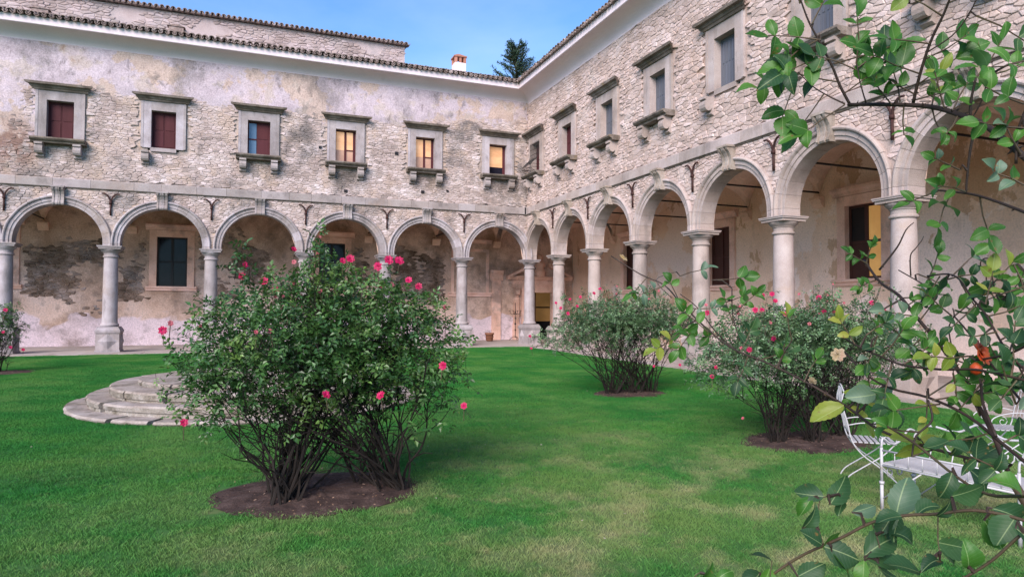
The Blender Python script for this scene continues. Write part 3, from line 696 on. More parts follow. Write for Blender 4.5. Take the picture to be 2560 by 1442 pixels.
for k in range(5): MB().prism([(pc-.62+k*.26, 2.99), (pc-.5+k*.26, 3.1), (pc-.38+k*.26, 2.99), (pc-.5+k*.26, 3.24)], 0, .03, lambda a, b, w: (a, D-.102-w, b)).build('frieze_carving', m_pink, portal)
dr = MB(); dr.box(pc-.75, pc-.12, D+.14, D+.19, 0, 2.66); dr.box(pc-.68, pc-.2, D+.125, D+.15, 1.1, 2.5); dr.box(pc-.68, pc-.2, D+.125, D+.15, .15, .95)
dr.build('door_leaf', material('brown door wood', [(.07, .03, .012), (.11, .05, .02)], 3, .6, aniso=(1, 1, .1)), portal)
MB().box(pc-.76, pc+2.3, D+1.6, D+1.62, .02, 3.0).build('lit_hall_wall', m_litdim, portal)
MB().box(pc-1.0, pc+2.4, D+1.63, D+1.65, -.1, 3.1).box(pc+2.35, pc+2.4, D+.06, D+1.62, -.1, 3.1).box(pc-1.0, pc-.95, D+.06, D+1.62, -.1, 3.1).box(pc-.94, pc+2.34, D+.06, D+1.62, 3.05, 3.1).box(pc+.80, pc+2.34, D+.06, D+.08, .0, 3.04).build('backing', m_dark, portal)
MB().box(pc-.5, pc+1.6, D+1.3, D+1.55, .02, 1.0).box(pc-.5, pc+1.6, D+1.56, D+1.59, 1.78, 1.86).build('hall_cupboard', m_dark, portal)
# ends of the wings
for w, u in ((left, -31.5), (right, 30)):
    MB().box(u-.25, u+.25, .02, 8.6, -.05, 12.3).build('end_wall', m_mortar, w)
# brown relieving holes in the facing wall
for px, py in ((800, 369), (991, 384), (1118, 478), (1215, 512), (864, 478), (1056, 480)):
    p = on(px, py, 1, 0); s = uni(.05, .08)
    MB().box(p.x-s, p.x+s, -.052, .0, p.z-s*.9, p.z+s*.9).build('putlog_hole', m_dark, left)
# window cage on the first upper window of the right wing
gw = [o for o in right.children if o.name.startswith('window')][0]
gm = MB(); c = 1.12
def cage(z): # belly of the cage
    return -.10-.42*math.exp(-((z-8.35)/.32)**2)
for k in range(9):
    u = c-.5+k*.125
    gm.tube([(u, cage(z), z) for z in [8.08+.1*q for q in range(16)]], .011, 5)
for s in (-.5, .5):
    for z in (8.15, 8.3, 8.45, 8.65): gm.tube([(c+s, -.02, z), (c+s, cage(z), z)], .010, 5)
for z in (8.12, 8.28, 8.42, 8.56, 8.75, 9.0, 9.25, 9.5): gm.tube([(c-.5, cage(z), z), (c+.5, cage(z), z)], .010, 5)
gm.build('window_cage', m_black, gw)
# chimney on the facing roof
chx, chy = -1.98, 5.0
ch = MB().box(chx-.31, chx+.31, chy-.31, chy+.31, 13.2, 15.1).build('chimney', m_cove, left)
cc = MB()
for sx in (-1, 1):
    for sy in (-1, 1): cc.box(chx+sx*.25-.07, chx+sx*.25+.07, chy+sy*.25-.07, chy+sy*.25+.07, 15.1, 15.40)
cc.box(chx-.06, chx+.06, chy-.31, chy-.2, 15.1, 15.40); cc.box(chx-.36, chx+.36, chy-.36, chy+.36, 15.40, 15.47)
cc.add([(chx-.34, chy-.34, 15.472), (chx+.34, chy-.34, 15.472), (chx+.34, chy+.34, 15.472), (chx-.34, chy+.34, 15.472), (chx-.05, chy, 15.68), (chx+.05, chy, 15.68)], [(0, 1, 5, 4), (1, 2, 5), (2, 3, 4, 5), (3, 0, 4)])
cc.build('chimney_cap', m_brick, ch)

# ------------------------------------------------------------------ taller building behind
rear = thing('rear_building', 'taller old rubble building rising behind the facing roof with dark tiled edge', 'building', (0, 0, 0))
RY = 6.5
mb = MB().box(-34, -4.66, RY, RY+9, 11, 16.22); rwall = mb.build('wall', m_rear, rear)
lay_stones(rwall, stones(-24, -4.7, 13.0, 16.2, .29, .125, lambda u, z, q: fbm(u*.5, z*.6, 9, 4) < .28), RY-.005, m_rear, FL, 290, .01, .045)
rroof = MB().add([(-34, RY-.2, 16.3), (-4.5, RY-.2, 16.3), (-4.5, RY+9, 17.6), (-34, RY+9, 17.6), (-34, RY-.2, 16.24), (-4.5, RY-.2, 16.24), (-4.5, RY+9, 17.5), (-34, RY+9, 17.5)], [(0, 1, 2, 3), (4, 7, 6, 5), (0, 4, 5, 1), (1, 5, 6, 2)]).build('roof', m_tile, rear)
tiled_eave(rroof, -24.5, -4.5, RY-.28, 16.24, .14, .25)
for px, py in ((104, 32), (442, 76)):
    p = on(px, py, 1, RY)
    v_ = MB().box(p.x-.32, p.x+.32, RY-.3, RY-.0, p.z-.2, p.z+.06); v_.add([(p.x-.4, RY-.34, p.z+.062), (p.x+.4, RY-.34, p.z+.062), (p.x+.4, RY, p.z+.062), (p.x-.4, RY, p.z+.062), (p.x-.1, RY-.34, p.z+.17), (p.x+.1, RY-.34, p.z+.17), (p.x+.1, RY, p.z+.17), (p.x-.1, RY, p.z+.17)], [(0, 1, 5, 4), (1, 2, 6, 5), (2, 3, 7, 6), (3, 0, 4, 7), (4, 5, 6, 7)])
    v_.build('roof_vent', m_tile, rear)

# ------------------------------------------------------------------ paving strips with slabs
pav = MB().box(-31.5, 5, -1.25, 5.02, -.1, .012).box(-.55, 5, -30, -1.26, -.1, .012).build('paving', m_pave, kind='structure')
def slabs(x0, x1, y0, y1, nx, ny):
    for i in range(nx):
        for j in range(ny):
            a = x0+(x1-x0)*i/nx; b = x0+(x1-x0)*(i+1)/nx; c = y0+(y1-y0)*j/ny; d = y0+(y1-y0)*(j+1)/ny; g = .008
            MB().box(a+g+uni(0, .01), b-g, c+g+uni(0, .01), d-g, .0, .03+uni(-.006, .006)).build('paving_slab', m_pave, pav)
slabs(-24, -.6, -1.3, -.2, 24, 1); slabs(-.6, .4, -29, -1.35, 2, 30); slabs(.7, 3.1, -29, -15, 3, 15)

# ------------------------------------------------------------------ round stone steps in the lawn
SC = Vector((-12.28, -15.5, 0))
steps = thing('stone_steps', 'round flight of weathered pale stone steps in the lawn behind the big rose bush', 'steps', SC)
def ring(ra, rb, z0, z1, n, ph, name='step_block'):
    for k in range(n):
        a = ph+2*math.pi*(k+uni(-.12, .12))/n; b = ph+2*math.pi*(k+1)/n-.006
        mb = MB(); m = 5; e = uni(-.02, .02); ez = uni(-.008, .008)
        pr = [(ra, z0), (rb+e-.02, z0), (rb+e-.03, z0+(z1-z0)*.55), (rb+e, z0+(z1-z0)*.6), (rb+e+.005, z1-.03+ez), (rb+e-.025, z1+ez), (ra, z1+ez+.004)]
        n_ = len(pr)
        for i in range(m):
            t = a+(b-a)*i/(m-1); w = uni(-.012, .012)
            mb.v += [((r_+(w if r_ > ra else 0))*math.cos(t), (r_+(w if r_ > ra else 0))*math.sin(t), z) for r_, z in pr]
        for i in range(m-1): mb.f += [(i*n_+j, i*n_+(j+1) % n_, (i+1)*n_+(j+1) % n_, (i+1)*n_+j) for j in range(n_)]
        mb.f += [tuple(range(n_))[::-1], tuple(range((m-1)*n_, m*n_))]
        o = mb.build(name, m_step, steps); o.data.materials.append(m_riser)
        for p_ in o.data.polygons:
            if abs(p_.normal.z) < .55: p_.material_index = 1  # steep faces of each block take the darker material
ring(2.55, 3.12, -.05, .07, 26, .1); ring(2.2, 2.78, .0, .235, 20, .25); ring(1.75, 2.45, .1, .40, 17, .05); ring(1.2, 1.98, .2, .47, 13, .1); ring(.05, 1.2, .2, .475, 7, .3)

# ------------------------------------------------------------------ soil beds
m_litter = material('dead leaf litter', [(.20, .11, .06), (.34, .22, .14), (.5, .33, .28)], 14, .8, .45)
def rvec():
    while True:
        v = Vector((uni(-1, 1), uni(-1, 1), uni(-1, 1)))
        if .05 < v.length < 1: return v.normalized()
BEDS = [(-11.73, -22.75, .98, .78), (-4.95, -17.4, .82, .62), (-5.3, -22.55, 1.0, .72), (-18.6, -8.0, .8, .7)]
for (x, y, a, b) in BEDS:
    mb = MB(); n = 40; rr = 8
    for i in range(rr+1):
        for k in range(n):
            t = 2*math.pi*k/n; q = i/rr*(1+.06*fbm(math.cos(t)*2+x, math.sin(t)*2, 1))
            mb.v.append((x+a*q*math.cos(t), y+b*q*math.sin(t), .016+.03*(1-(i/rr)**2)+(uni(-.012, .012) if i < rr else -.01)))
    for i in range(rr):
        mb.f += [(i*n+k, i*n+(k+1) % n, (i+1)*n+(k+1) % n, (i+1)*n+k) for k in range(n)]
    mb.build('soil_bed', m_soil, kind='structure')
    cl_ = MB()
    for k in range(170):
        t = uni(0, 6.283); q = math.sqrt(rnd())*.97; s = uni(.006, .02); c = Vector((x+a*q*math.cos(t), y+b*q*math.sin(t), .03+.02*(1-q)))
        cl_.add([c+Vector((uni(-1, 1), uni(-1, 1), uni(-.4, .8)))*s for _ in range(4)], [(0, 1, 2), (0, 2, 3), (0, 3, 1), (1, 3, 2)])
    cl_.build('soil_clods', m_soil, kind='stuff')
    lt = MB()
    for k in range(110):
        t = uni(0, 6.283); q = math.sqrt(rnd())*1.08; c = Vector((x+a*q*math.cos(t), y+b*q*math.sin(t), .055)); d = rvec(); d.z *= .35; s = Vector((-d.y, d.x, uni(-.4, .4))); w = uni(.008, .02)
        lt.add([c-d*w, c+s*w*.6, c+d*w, c-s*w*.6], [(0, 1, 2, 3)])
    lt.build('fallen_leaves', m_litter, kind='stuff')

# ------------------------------------------------------------------ lawn grass: tufts on points (geometry nodes)
def tuft(seed):
    random.seed(seed); mb = MB()
    for k in range(430):
        x, y = uni(-.17, .17), uni(-.17, .17); a = uni(0, 6.283); h = uni(.016, .037); w = uni(.0012, .0022); l = uni(.2, 1.0)*h; b = uni(0, 6.283)
        dx, dy = math.cos(a)*w, math.sin(a)*w
        mb.add([(x-dx, y-dy, -.005), (x+dx, y+dy, -.005), (x+l*math.cos(b)*.4+dx*.6, y+l*math.sin(b)*.4+dy*.6, h*.62), (x+l*math.cos(b), y+l*math.sin(b), h)], [(0, 1, 2), (0, 2, 3)])
    return mb.mesh('grass_tuft', m_grass)
tc_ = bpy.data.collections.new('grass_tufts')
for k in range(5):
    o = bpy.data.objects.new('grass_tuft', tuft(100+k)); tc_.objects.link(o)
random.seed(11)
pts = []; rots = []; scl = []
x = -24.0
while x < .2:
    y = -27.5
    while y < -1.1:
        px, py = x+uni(-.05, .05), y+uni(-.05, .05); y += .26
        if px > -.62 and py < -1.2: continue
        if py > -1.36: continue
        if (px-SC.x)**2+(py-SC.y)**2 < 3.06**2: continue
        if any(((px-bx)/(ba-.03))**2+((py-by)/(bb-.03))**2 < 1+.35*fbm(px*3, py*3) for bx, by, ba, bb in BEDS): continue
        v = view((px, py, 0))
        if v is None or not (-1100 < v[0] < 3600): continue
        pts.append((px, py, 0)); rots.append(uni(0, 6.283)); scl.append(uni(.75, 1.15))
    x += .26
gme = bpy.data.meshes.new('grass'); gme.from_pydata(pts, [], [])
a_ = gme.attributes.new('rz', 'FLOAT', 'POINT'); a_.data.foreach_set('value', rots)
a_ = gme.attributes.new('sc', 'FLOAT', 'POINT'); a_.data.foreach_set('value', scl)
gr = place('grass', gme, kind='stuff'); gr['label'] = 'short mown green lawn grass with drier straw patches'; gr['category'] = 'grass'
ng = bpy.data.node_groups.new('grass scatter', 'GeometryNodeTree')
ng.interface.new_socket('Geometry', in_out='INPUT', socket_type='NodeSocketGeometry'); ng.interface.new_socket('Geometry', in_out='OUTPUT', socket_type='NodeSocketGeometry')
n_in = ng.nodes.new('NodeGroupInput'); n_out = ng.nodes.new('NodeGroupOutput'); iop = ng.nodes.new('GeometryNodeInstanceOnPoints'); ci = ng.nodes.new('GeometryNodeCollectionInfo')
ci.inputs['Collection'].default_value = tc_; ci.inputs['Separate Children'].default_value = True; iop.inputs['Pick Instance'].default_value = True
na = ng.nodes.new('GeometryNodeInputNamedAttribute'); na.data_type = 'FLOAT'; na.inputs['Name'].default_value = 'rz'
nb_ = ng.nodes.new('GeometryNodeInputNamedAttribute'); nb_.data_type = 'FLOAT'; nb_.inputs['Name'].default_value = 'sc'
cx = ng.nodes.new('ShaderNodeCombineXYZ'); er = ng.nodes.new('FunctionNodeEulerToRotation'); lk = ng.links
lk.new(na.outputs[0], cx.inputs['Z']); lk.new(cx.outputs[0], er.inputs[0]); lk.new(er.outputs[0], iop.inputs['Rotation'])
c2 = ng.nodes.new('ShaderNodeCombineXYZ'); c2.inputs[0].default_value = 1; c2.inputs[1].default_value = 1; lk.new(nb_.outputs[0], c2.inputs['Z']); lk.new(c2.outputs[0], iop.inputs['Scale'])
lk.new(n_in.outputs[0], iop.inputs['Points']); lk.new(ci.outputs[0], iop.inputs['Instance']); lk.new(iop.outputs[0], n_out.inputs[0])
gr.modifiers.new('scatter', 'NODES').node_group = ng

# ------------------------------------------------------------------ roses
def petal_mesh(name, mat, size=1., layers=((5, .012, 75), (5, .024, 50), (6, .033, 22))):
    mb = MB()
    for n, r_, op in layers:
        for k in range(n):
            a = 2*math.pi*(k+uni(-.2, .2))/n+r_*50; base = len(mb.v); w = r_*1.25
            for i in range(4):
                t = i/3
                for j in range(3):
                    s = (j-1)*w*(.45+.75*math.sin(t*2.2))
                    tilt = R(op)*(1-.35*t*t); rad = .004+r_*t*math.cos(tilt)+(.004 if j != 1 else 0); z = r_*1.25*t*math.sin(tilt)+uni(-.002, .002)
                    mb.v.append((size*(rad*math.cos(a)-s*math.sin(a)), size*(rad*math.sin(a)+s*math.cos(a)), size*z))
            for i in range(3):
                for j in range(2): q = base+i*3+j; mb.f.append((q, q+1, q+4, q+3))
    return mb.mesh(name, mat, True)
rose_m = [petal_mesh('rose_flower', m_rose, .72) for _ in range(3)]; rose_f = [petal_mesh('rose_flower', m_rose2, .66) for _ in range(2)]
def leaflet(mb, p, d, nrm, L, w=.62):
    s = d.cross(nrm).normalized(); n2 = s.cross(d)
    m = p+d*L*.45; k = L*w*.5; q = n2*(-L*.10)
    mb.add([p, m+s*k-q, p+d*L+q*1.3, m-s*k-q, m+q*.3], [(0, 4, 1), (1, 4, 2), (2, 4, 3), (3, 4, 0)])
def rvec(): 
    while True:
        v = Vector((uni(-1, 1), uni(-1, 1), uni(-1, 1)))
        if .05 < v.length < 1: return v.normalized()
def rose_bush(label, bases, crown, nstem, nspr, lsize, mat, flowers, seed, stem_r=.014, thin=(.55, 1.2), group='rose bushes in the courtyard lawn'):
    """bases: list of (x,y,spread); crown: list of (cx,cy,cz,rx,ry,rz,share) ellipsoids the leaves fill"""
    random.seed(seed); b0 = bases[0]
    t = thing('rose_bush', label, 'rose bush', (b0[0], b0[1], 0), 0, group); o = Vector((b0[0], b0[1], 0))
    st = MB(); tips = []; lv = MB()
    tot = sum(c[6] for c in crown)
    def inside():
        q = rnd()*tot
        for c in crown:
            q -= c[6]
            if q <= 0: break
        v = rvec()*(rnd()**.38)
        return Vector((c[0]+v.x*c[3], c[1]+v.y*c[4], c[2]+v.z*c[5])), c, v
    for k in range(nstem):
        bx, by, sp = random.choice(bases); a = uni(0, 6.283); q = math.sqrt(rnd())*sp
        p = Vector((bx+q*math.cos(a), by+q*math.sin(a)*.8, .0)); tgt, c, v = inside()
        if (Vector((tgt.x, tgt.y, 0))-Vector((bx, by, 0))).length > 1.7: continue
        mid = p.lerp(tgt, .45)+Vector((uni(-.14, .14), uni(-.14, .14), uni(-.06, .12)))
        k1 = p.lerp(mid, .5)+Vector((uni(-.05, .05), uni(-.05, .05), .04))
        line = smoothline([p, k1, mid, mid.lerp(tgt, .55)+rvec()*.08, tgt], 3)
        line = [q_+rvec()*.010 for q_ in line]; r1 = stem_r*uni(.55, 1.25)
        st.tube([q_-o for q_ in line], [r1*(1-.78*i/(len(line)-1)) for i in range(len(line))], 5)
        for s in range(9):
            i = random.randrange(3, len(line)-1); b = line[i]; e = b+(rvec()+Vector((0, 0, .5))+(b-Vector((bx, by, b.z)))*.5)*uni(.12, .34)
            m = b.lerp(e, .5)+rvec()*.03; st.tube([b-o, m-o, e-o], [r1*.4, r1*.3, r1*.16], 4); tips.append(e)
        tips.append(tgt)
    for k in range(nstem//4):
        p, c, v = inside(); p = Vector((p.x, p.y, c[2]+c[5]*.75)); e = p+Vector((uni(-.14, .14), uni(-.14, .14), uni(.12, .38)))
        if c[2] < .8*max(q[2] for q in crown): continue
        st.tube([p-o, p.lerp(e, .5)+rvec()*.02-o, e-o], [.004, .003, .0015], 4); tips += [e, p.lerp(e, .6), p.lerp(e, .3)]
        lv_p = [p.lerp(e, f_) for f_ in (.2, .4, .6, .8, 1)]
        for q_ in lv_p:
            for _ in range(2):
                d = (rvec()+Vector((0, 0, .2))).normalized(); leaflet(lv, q_+d*.03-o, d, (Vector((0, 0, 1))+rvec()*.6).normalized(), lsize*uni(.6, 1.1))
    for k in range(nspr):
        if rnd() < .35 and tips:
            p = random.choice(tips)+rvec()*uni(0, .10); v = rvec()
            if p.z < .45 and rnd() < .7: continue
        else:
            p, c, v = inside()
        if rnd()*.95+.05 > ((p.z-thin[0])/(thin[1]-thin[0])): continue
        out = Vector((v.x, v.y, v.z*.5+.15)); d = (out*.6+rvec()*.9); d.z -= .15; d.normalize()
        nrm = (Vector((0, 0, 1))+rvec()*.75+out*.3).normalized(); nrm = (nrm-d*nrm.dot(d)).normalized(); s = d.cross(nrm)
        L = lsize*uni(.7, 1.2); n = random.choice((3, 5, 5))
        leaflet(lv, p+d*L*1.6-o, d, (nrm+rvec()*.25).normalized(), L)
        for q in range(n//2):
            b = p+d*L*(1.15-.75*q)
            for sg in (-1, 1):
                dd = (d*.55+s*sg+rvec()*.2).normalized(); leaflet(lv, b-o, dd, (nrm+rvec()*.3).normalized(), L*(.92-.12*q))
        if rnd() < .4: st.tube([p-d*.05-o, p+d*L*1.6-o], [.0022, .0012], 3, False)
    st.build('stems', m_stem, t, kind='stuff'); lv.build('leaves', mat, t, kind='stuff')
    top = [q for q in tips if q.z > sum(c[2] for c in crown[:2])/min(2, len(crown))+.15]; random.shuffle(top)
    flowers = flowers+[(q+Vector((0, 0, .02)), uni(.35, .7)) for q in top[:max(3, nspr//420)]]
    for (P, big) in flowers:
        me = random.choice(rose_m if big >= .8 else rose_f); s = big*uni(.75, .98)
        dn = (CAM-P).normalized()+Vector((uni(-.5, .5), uni(-.5, .5), uni(.1, .9)))
        place('rose_flower', me, t, P-o, dn.to_track_quat('Z', 'Y').to_euler(), (s, s, s))
        if P.z > .6: MB().tube([P-o, P-o+Vector((uni(-.03, .03), uni(-.03, .03), -.13))], [.004, .003], 4).build('flower_stalk', m_cane, t)
    return t
f1 = [(735, 623, .8), (613, 662, .8), (605, 690, .9), (660, 703, 1.2), (690, 726, 1.4), (688, 742, .6), (735, 655, .7), (735, 708, .6), (752, 740, .6), (857, 652, .9), (876, 647, 1.2), (945, 666, 1.2), (972, 650, 1.3), (998, 652, 1.5),
      (952, 714, .9), (964, 708, .9), (979, 712, .7), (1022, 700, 1.1), (1047, 716, 1.0), (1112, 768, .7), (1113, 817, .6), (407, 826, 1.0), (426, 808, .7), (503, 815, .6), (690, 797, .6), (800, 727, .6)]
fl = [(on(a, b, 1, -22.9+uni(-.3, .2)), s) for a, b, s in f1]+[(on(a, b, 1, -23.9), s) for a, b, s in ((815, 986, 1.1), (952, 988, 1.1), (1107, 914, 1.0), (1160, 1014, .9), (460, 1056, .85))]
rose_bush('biggest rose bush in front, pink roses above dark green leaves', [(-12.08, -23.02, .17), (-12.0, -22.8, .22), (-11.05, -22.95, .17), (-11.2, -22.6, .24)],
    [(-12.1, -22.9, 1.42, .92, .92, .54, 1.15), (-11.2, -22.85, 1.38, .92, .92, .58, 1.1), (-12.15, -22.9, 1.72, .55, .6, .42, .36), (-11.45, -22.9, 1.78, .62, .6, .42, .40), (-11.75, -22.9, 1.95, .3, .35, .3, .10), (-10.95, -22.9, 1.72, .45, .5, .32, .2), (-11.6, -22.95, .80, 1.2, .95, .24, .14), (-10.7, -23.0, 1.0, .52, .55, .46, .16), (-12.6, -22.9, 1.0, .48, .6, .45, .30)], 82, 7300, .056, m_leaf, fl, 21)
f2 = [(1390, 757, .9), (1402, 770, .9), (1420, 783, 1.1), (1425, 748, .8), (1443, 765, 1.0), (1451, 742, .8), (1485, 733, 1.1), (1500, 722, 1.1), (1325, 840, .8), (1328, 871, .8), (1635, 915, .8), (1700, 912, .9), (1517, 827, .7), (1647, 727, .7), (1600, 740, .6), (1530, 770, .6)]
rose_bush('mid distance rose bush between the lawn and the corner arches, grey green leaves', [(-5.4, -17.4, .16), (-4.95, -17.5, .18), (-4.5, -17.45, .16)],
    [(-5.6, -17.4, 1.52, .98, .9, .44, 1), (-4.6, -17.5, 1.55, .9, .9, .46, 1), (-5.1, -17.4, 1.05, 1.3, .9, .26, .14), (-6.5, -17.4, 1.15, .62, .5, .28, .22)], 95, 6800, .052, m_leaf_g, [(on(a, b, 1, -17.9), s) for a, b, s in f2], 33, stem_r=.011, thin=(.7, 1.4))
f3 = [(1888, 775, 1.1), (1905, 775, .9), (1908, 738, .8), (1930, 735, .9), (1938, 752, 1), (1965, 785, 1.2), (2047, 744, 1.2), (2060, 780, 1.0), (2085, 780, .8), (2180, 757, 1.2), (2200, 770, 1.2), (2208, 778, 1.3), (1935, 846, 1.2), (1873, 874, 1.0), (1790, 918, .8), (1780, 941, .8), (1854, 870, .7), (1857, 1045, .7), (1998, 735, .6), (2110, 757, .6), (1768, 782, .9), (1765, 762, .7)]
rose_bush('two stemmed rose bush left of the white chair, grey green with pink roses on top', [(-5.8, -22.5, .15), (-4.6, -22.45, .16), (-5.35, -22.65, .16)],
    [(-5.85, -22.4, 1.30, .98, .85, .45, 1), (-4.4, -22.3, 1.42, 1.05, .9, .42, 1), (-5.2, -22.35, 1.5, .9, .8, .36, .6), (-6.5, -22.5, .95, .66, .55, .34, .30), (-6.85, -22.5, 1.05, .4, .4, .28, .12), (-3.1, -22.0, 1.2, .65, .7, .5, .3)], 110, 7600, .050, m_leaf_g, [(on(a, b, 1, -22.7), s) for a, b, s in f3], 45, stem_r=.011, thin=(.55, 1.2))
rose_bush('rose bush cut by the left edge of the frame before the arcade', [(-18.7, -8.0, .25)], [(-18.65, -8.0, 1.05, .62, .6, .55, 1), (-18.5, -8.0, .5, .5, .5, .25, .3), (-18.45, -8.2, 1.5, .35, .3, .3, .3)], 36, 1100, .058, m_leaf, [(on(a, b, 1, -8.5), s) for a, b, s in ((14, 775, 1.4), (26, 868, 1.3), (58, 874, 1.3), (8, 830, 1.2))], 57)
# pale small shrub at the foot of the right arcade
rose_bush('low pale leaved rose bush at the foot of the right arcade', [(-2.2, -20.1, .3)], [(-2.2, -20.1, .85, .9, .8, .5, 1)], 50, 1500, .052, m_leaf_g, [(Vector((-2.6, -20.6, 1.2)), .8), (Vector((-2.0, -20.7, 1.3)), .7)], 63)

# ------------------------------------------------------------------ foreground rose with large leaves
random.seed(77)
def leaf_mesh(mat, backm, curl, fold, w):
    mb = MB(); n = 14; ben = uni(-.14, .14); tw = uni(-.7, .7)
    for i in range(n+1):
        t = i/n; hw = w*.5*(math.sin(math.pi*t**.82)**.8 if 0 < t < 1 else 0)*(1+(.05 if i % 2 else -.04))
        z = curl*(t-.5)**2*1.2-curl*.3; 
        for j, s in enumerate((-1, -.5, 0, .5, 1)): mb.v.append((t, s*hw+ben*math.sin(t*2.6), z+s*hw*math.sin(tw*t)+abs(s)*fold*hw+(.025*math.sin(t*9+ben*20+s) if abs(s) == 1 else 0)))
    for i in range(n):
        for j in range(4): q = i*5+j; mb.f.append((q, q+5, q+6, q+1))
    m = mb.mesh('leaf', mat, True); return m
LM = {'g': [leaf_mesh(m_bigleaf, None, c, f, w) for c, f, w in ((-.4, .35, .62), (.3, .25, .66), (-.8, .5, .58), (-.2, .2, .7), (-.6, .15, .6), (.2, .45, .64))],
      'd': [leaf_mesh(m_bigdark, None, c, f, w) for c, f, w in ((-.4, .4, .6), (-.15, .25, .66), (-.7, .5, .6), (.3, .3, .62))],
      'y': [leaf_mesh(m_bigpale, None, c, f, w) for c, f, w in ((-.2, .3, .55), (.1, .25, .6))],
      'b': [leaf_mesh(m_back_glare, None, c, f, w) for c, f, w in ((-.3, .6, .6), (-.5, .3, .6))]}
fg = thing('rose_bush', 'nearest rose bush on the right, thorny canes with large bright green leaves', 'rose bush', (-10.6, -28.9, 0), 0, 'rose bushes in the courtyard lawn'); fo = Vector((-10.6, -28.9, 0))
CANES = []
def snap(px, py, d):
    """put a spray at the depth of the cane nearest to it and join the two with a twig"""
    r_ = ray(px, py).normalized(); Q = min((p for p, _ in CANES), key=lambda p: ((p-CAM).normalized()-r_).length)
    d = (Q-CAM).length; P = CAM+r_*d
    if .006 < (P-Q).length: MB().tube([Q-fo, Q.lerp(P, .55)+rvec()*.004+Vector((0, 0, .006))-fo, P-fo], [.0024, .0019, .0013], 5).build('twig', m_cane_d, fg)
    return P, d
def cane(pp, d0, d1, w0, w1, thorns=6, mat=None):
    n = len(pp); P = [at(px, py, d0+(d1-d0)*i/(n-1)) for i, (px, py) in enumerate(pp)]; L = smoothline(P, 4)
    rr = [(.78 if pp[len(pp)//2][1] < 600 else .62)*(w0+(w1-w0)*i/(len(L)-1))*.5/F*(d0+(d1-d0)*i/(len(L)-1)) for i in range(len(L))]
    mb = MB().tube([p-fo for p in L], rr, 8)
    for k in range(thorns):
        i = random.randrange(1, len(L)-1); t = (L[i+1]-L[i-1]).normalized(); s = (rt*uni(-1, 1)+up*uni(-1, 1)); s = (s-t*s.dot(t)).normalized()
        mb.tube([L[i]-fo, L[i]+s*rr[i]*2.6-t*rr[i]*.7-fo], [rr[i]*.7, rr[i]*.05], 4)
    CANES.extend((p, fo) for p in L)
    mb.build('cane', mat or (m_cane_d if pp[len(pp)//2][1] < 1150 else m_cane), fg, True); return L
def leafat(P, ang, size, kind='g', tilt=None):
    """leaf with its stem end at P, growing along ang (degrees in the view plane, 0 = right, 90 = up), tipped at random in depth"""
    d = (rt*math.cos(R(ang))+up*math.sin(R(ang))+fw*uni(-.35, .35)).normalized()
    nrm = (-fw*uni(.3, 1)+Vector((0, 0, 1))*uni(.2, .9)+rvec()*.45) if tilt is None else (-fw*(1-tilt)+Vector((0, 0, 1))*tilt+rvec()*.15)
    nrm = (nrm-d*nrm.dot(d)).normalized(); s = nrm.cross(d)
    o = place('leaf', random.choice(LM[kind]), fg)
    M = Matrix((d, s, nrm)).transposed(); o.matrix_local = Matrix.LocRotScale(P-fo, M.to_quaternion(), Vector((size, size*uni(.85, 1.15), size)))
def spray(P, ang, size, n=5, kinds='gggd'):
    size *= (.95 if P.z > 2.2 else .72); d = (rt*math.cos(R(ang))+up*math.sin(R(ang))).normalized()+fw*uni(-.3, .3); d.normalize(); L = size*1.9
    E = P+d*L; MB().tube([P-fo, (P+E)/2+rvec()*size*.1-fo, E-fo], [.0016, .0013, .001], 5).build('leaf_stalk', m_cane, fg)
    k = random.choice(kinds)
    leafat(E, ang+uni(-15, 15), size, k)
    for q in range(n//2):
        b = P+d*L*(.86-.45*q)
        for sg in (-1, 1): leafat(b, ang+sg*uni(50, 85), size*uni(.72, .95), random.choice(kinds) if rnd() < .3 else k)
pxm = lambda px, d: px/F*d
# upper canes
D1 = 1.45
cane([(2660, 470), (2560, 392), (2470, 318), (2400, 288), (2330, 268), (2240, 262), (2120, 262)], 1.2, 1.5, 19, 9, 26)
cane([(2125, 262), (2100, 215), (2082, 170), (2052, 110), (2022, 55), (1998, -10)], 1.5, 1.5, 8, 4, 4)
cane([(2283, 258), (2299, 190), (2326, 106), (2362, 30), (2380, -20)], 1.45, 1.4, 9, 5, 6)
cane([(2320, 130), (2380, 90), (2420, 40), (2445, -10)], 1.42, 1.4, 4, 3, 2)
cane([(2425, 300), (2428, 250), (2440, 195)], 1.38, 1.38, 8, 5, 2); cane([(2428, 300), (2455, 250), (2470, 190)], 1.38, 1.36, 4, 3, 1)
cane([(2440, 305), (2425, 380), (2418, 440), (2415, 482)], 1.36, 1.36, 7, 5, 3)
cane([(2335, 475), (2420, 484), (2480, 500), (2560, 530), (2660, 570)], 1.4, 1.25, 5, 9, 6)
cane([(2112, 260), (2070, 240), (2030, 215), (1995, 180)], 1.5, 1.52, 5, 2, 2); cane([(2165, 258), (2150, 205), (2142, 160)], 1.48, 1.5, 4, 3, 4)
cane([(2540, 410), (2545, 330), (2570, 260)], 1.25, 1.25, 7, 6, 2)
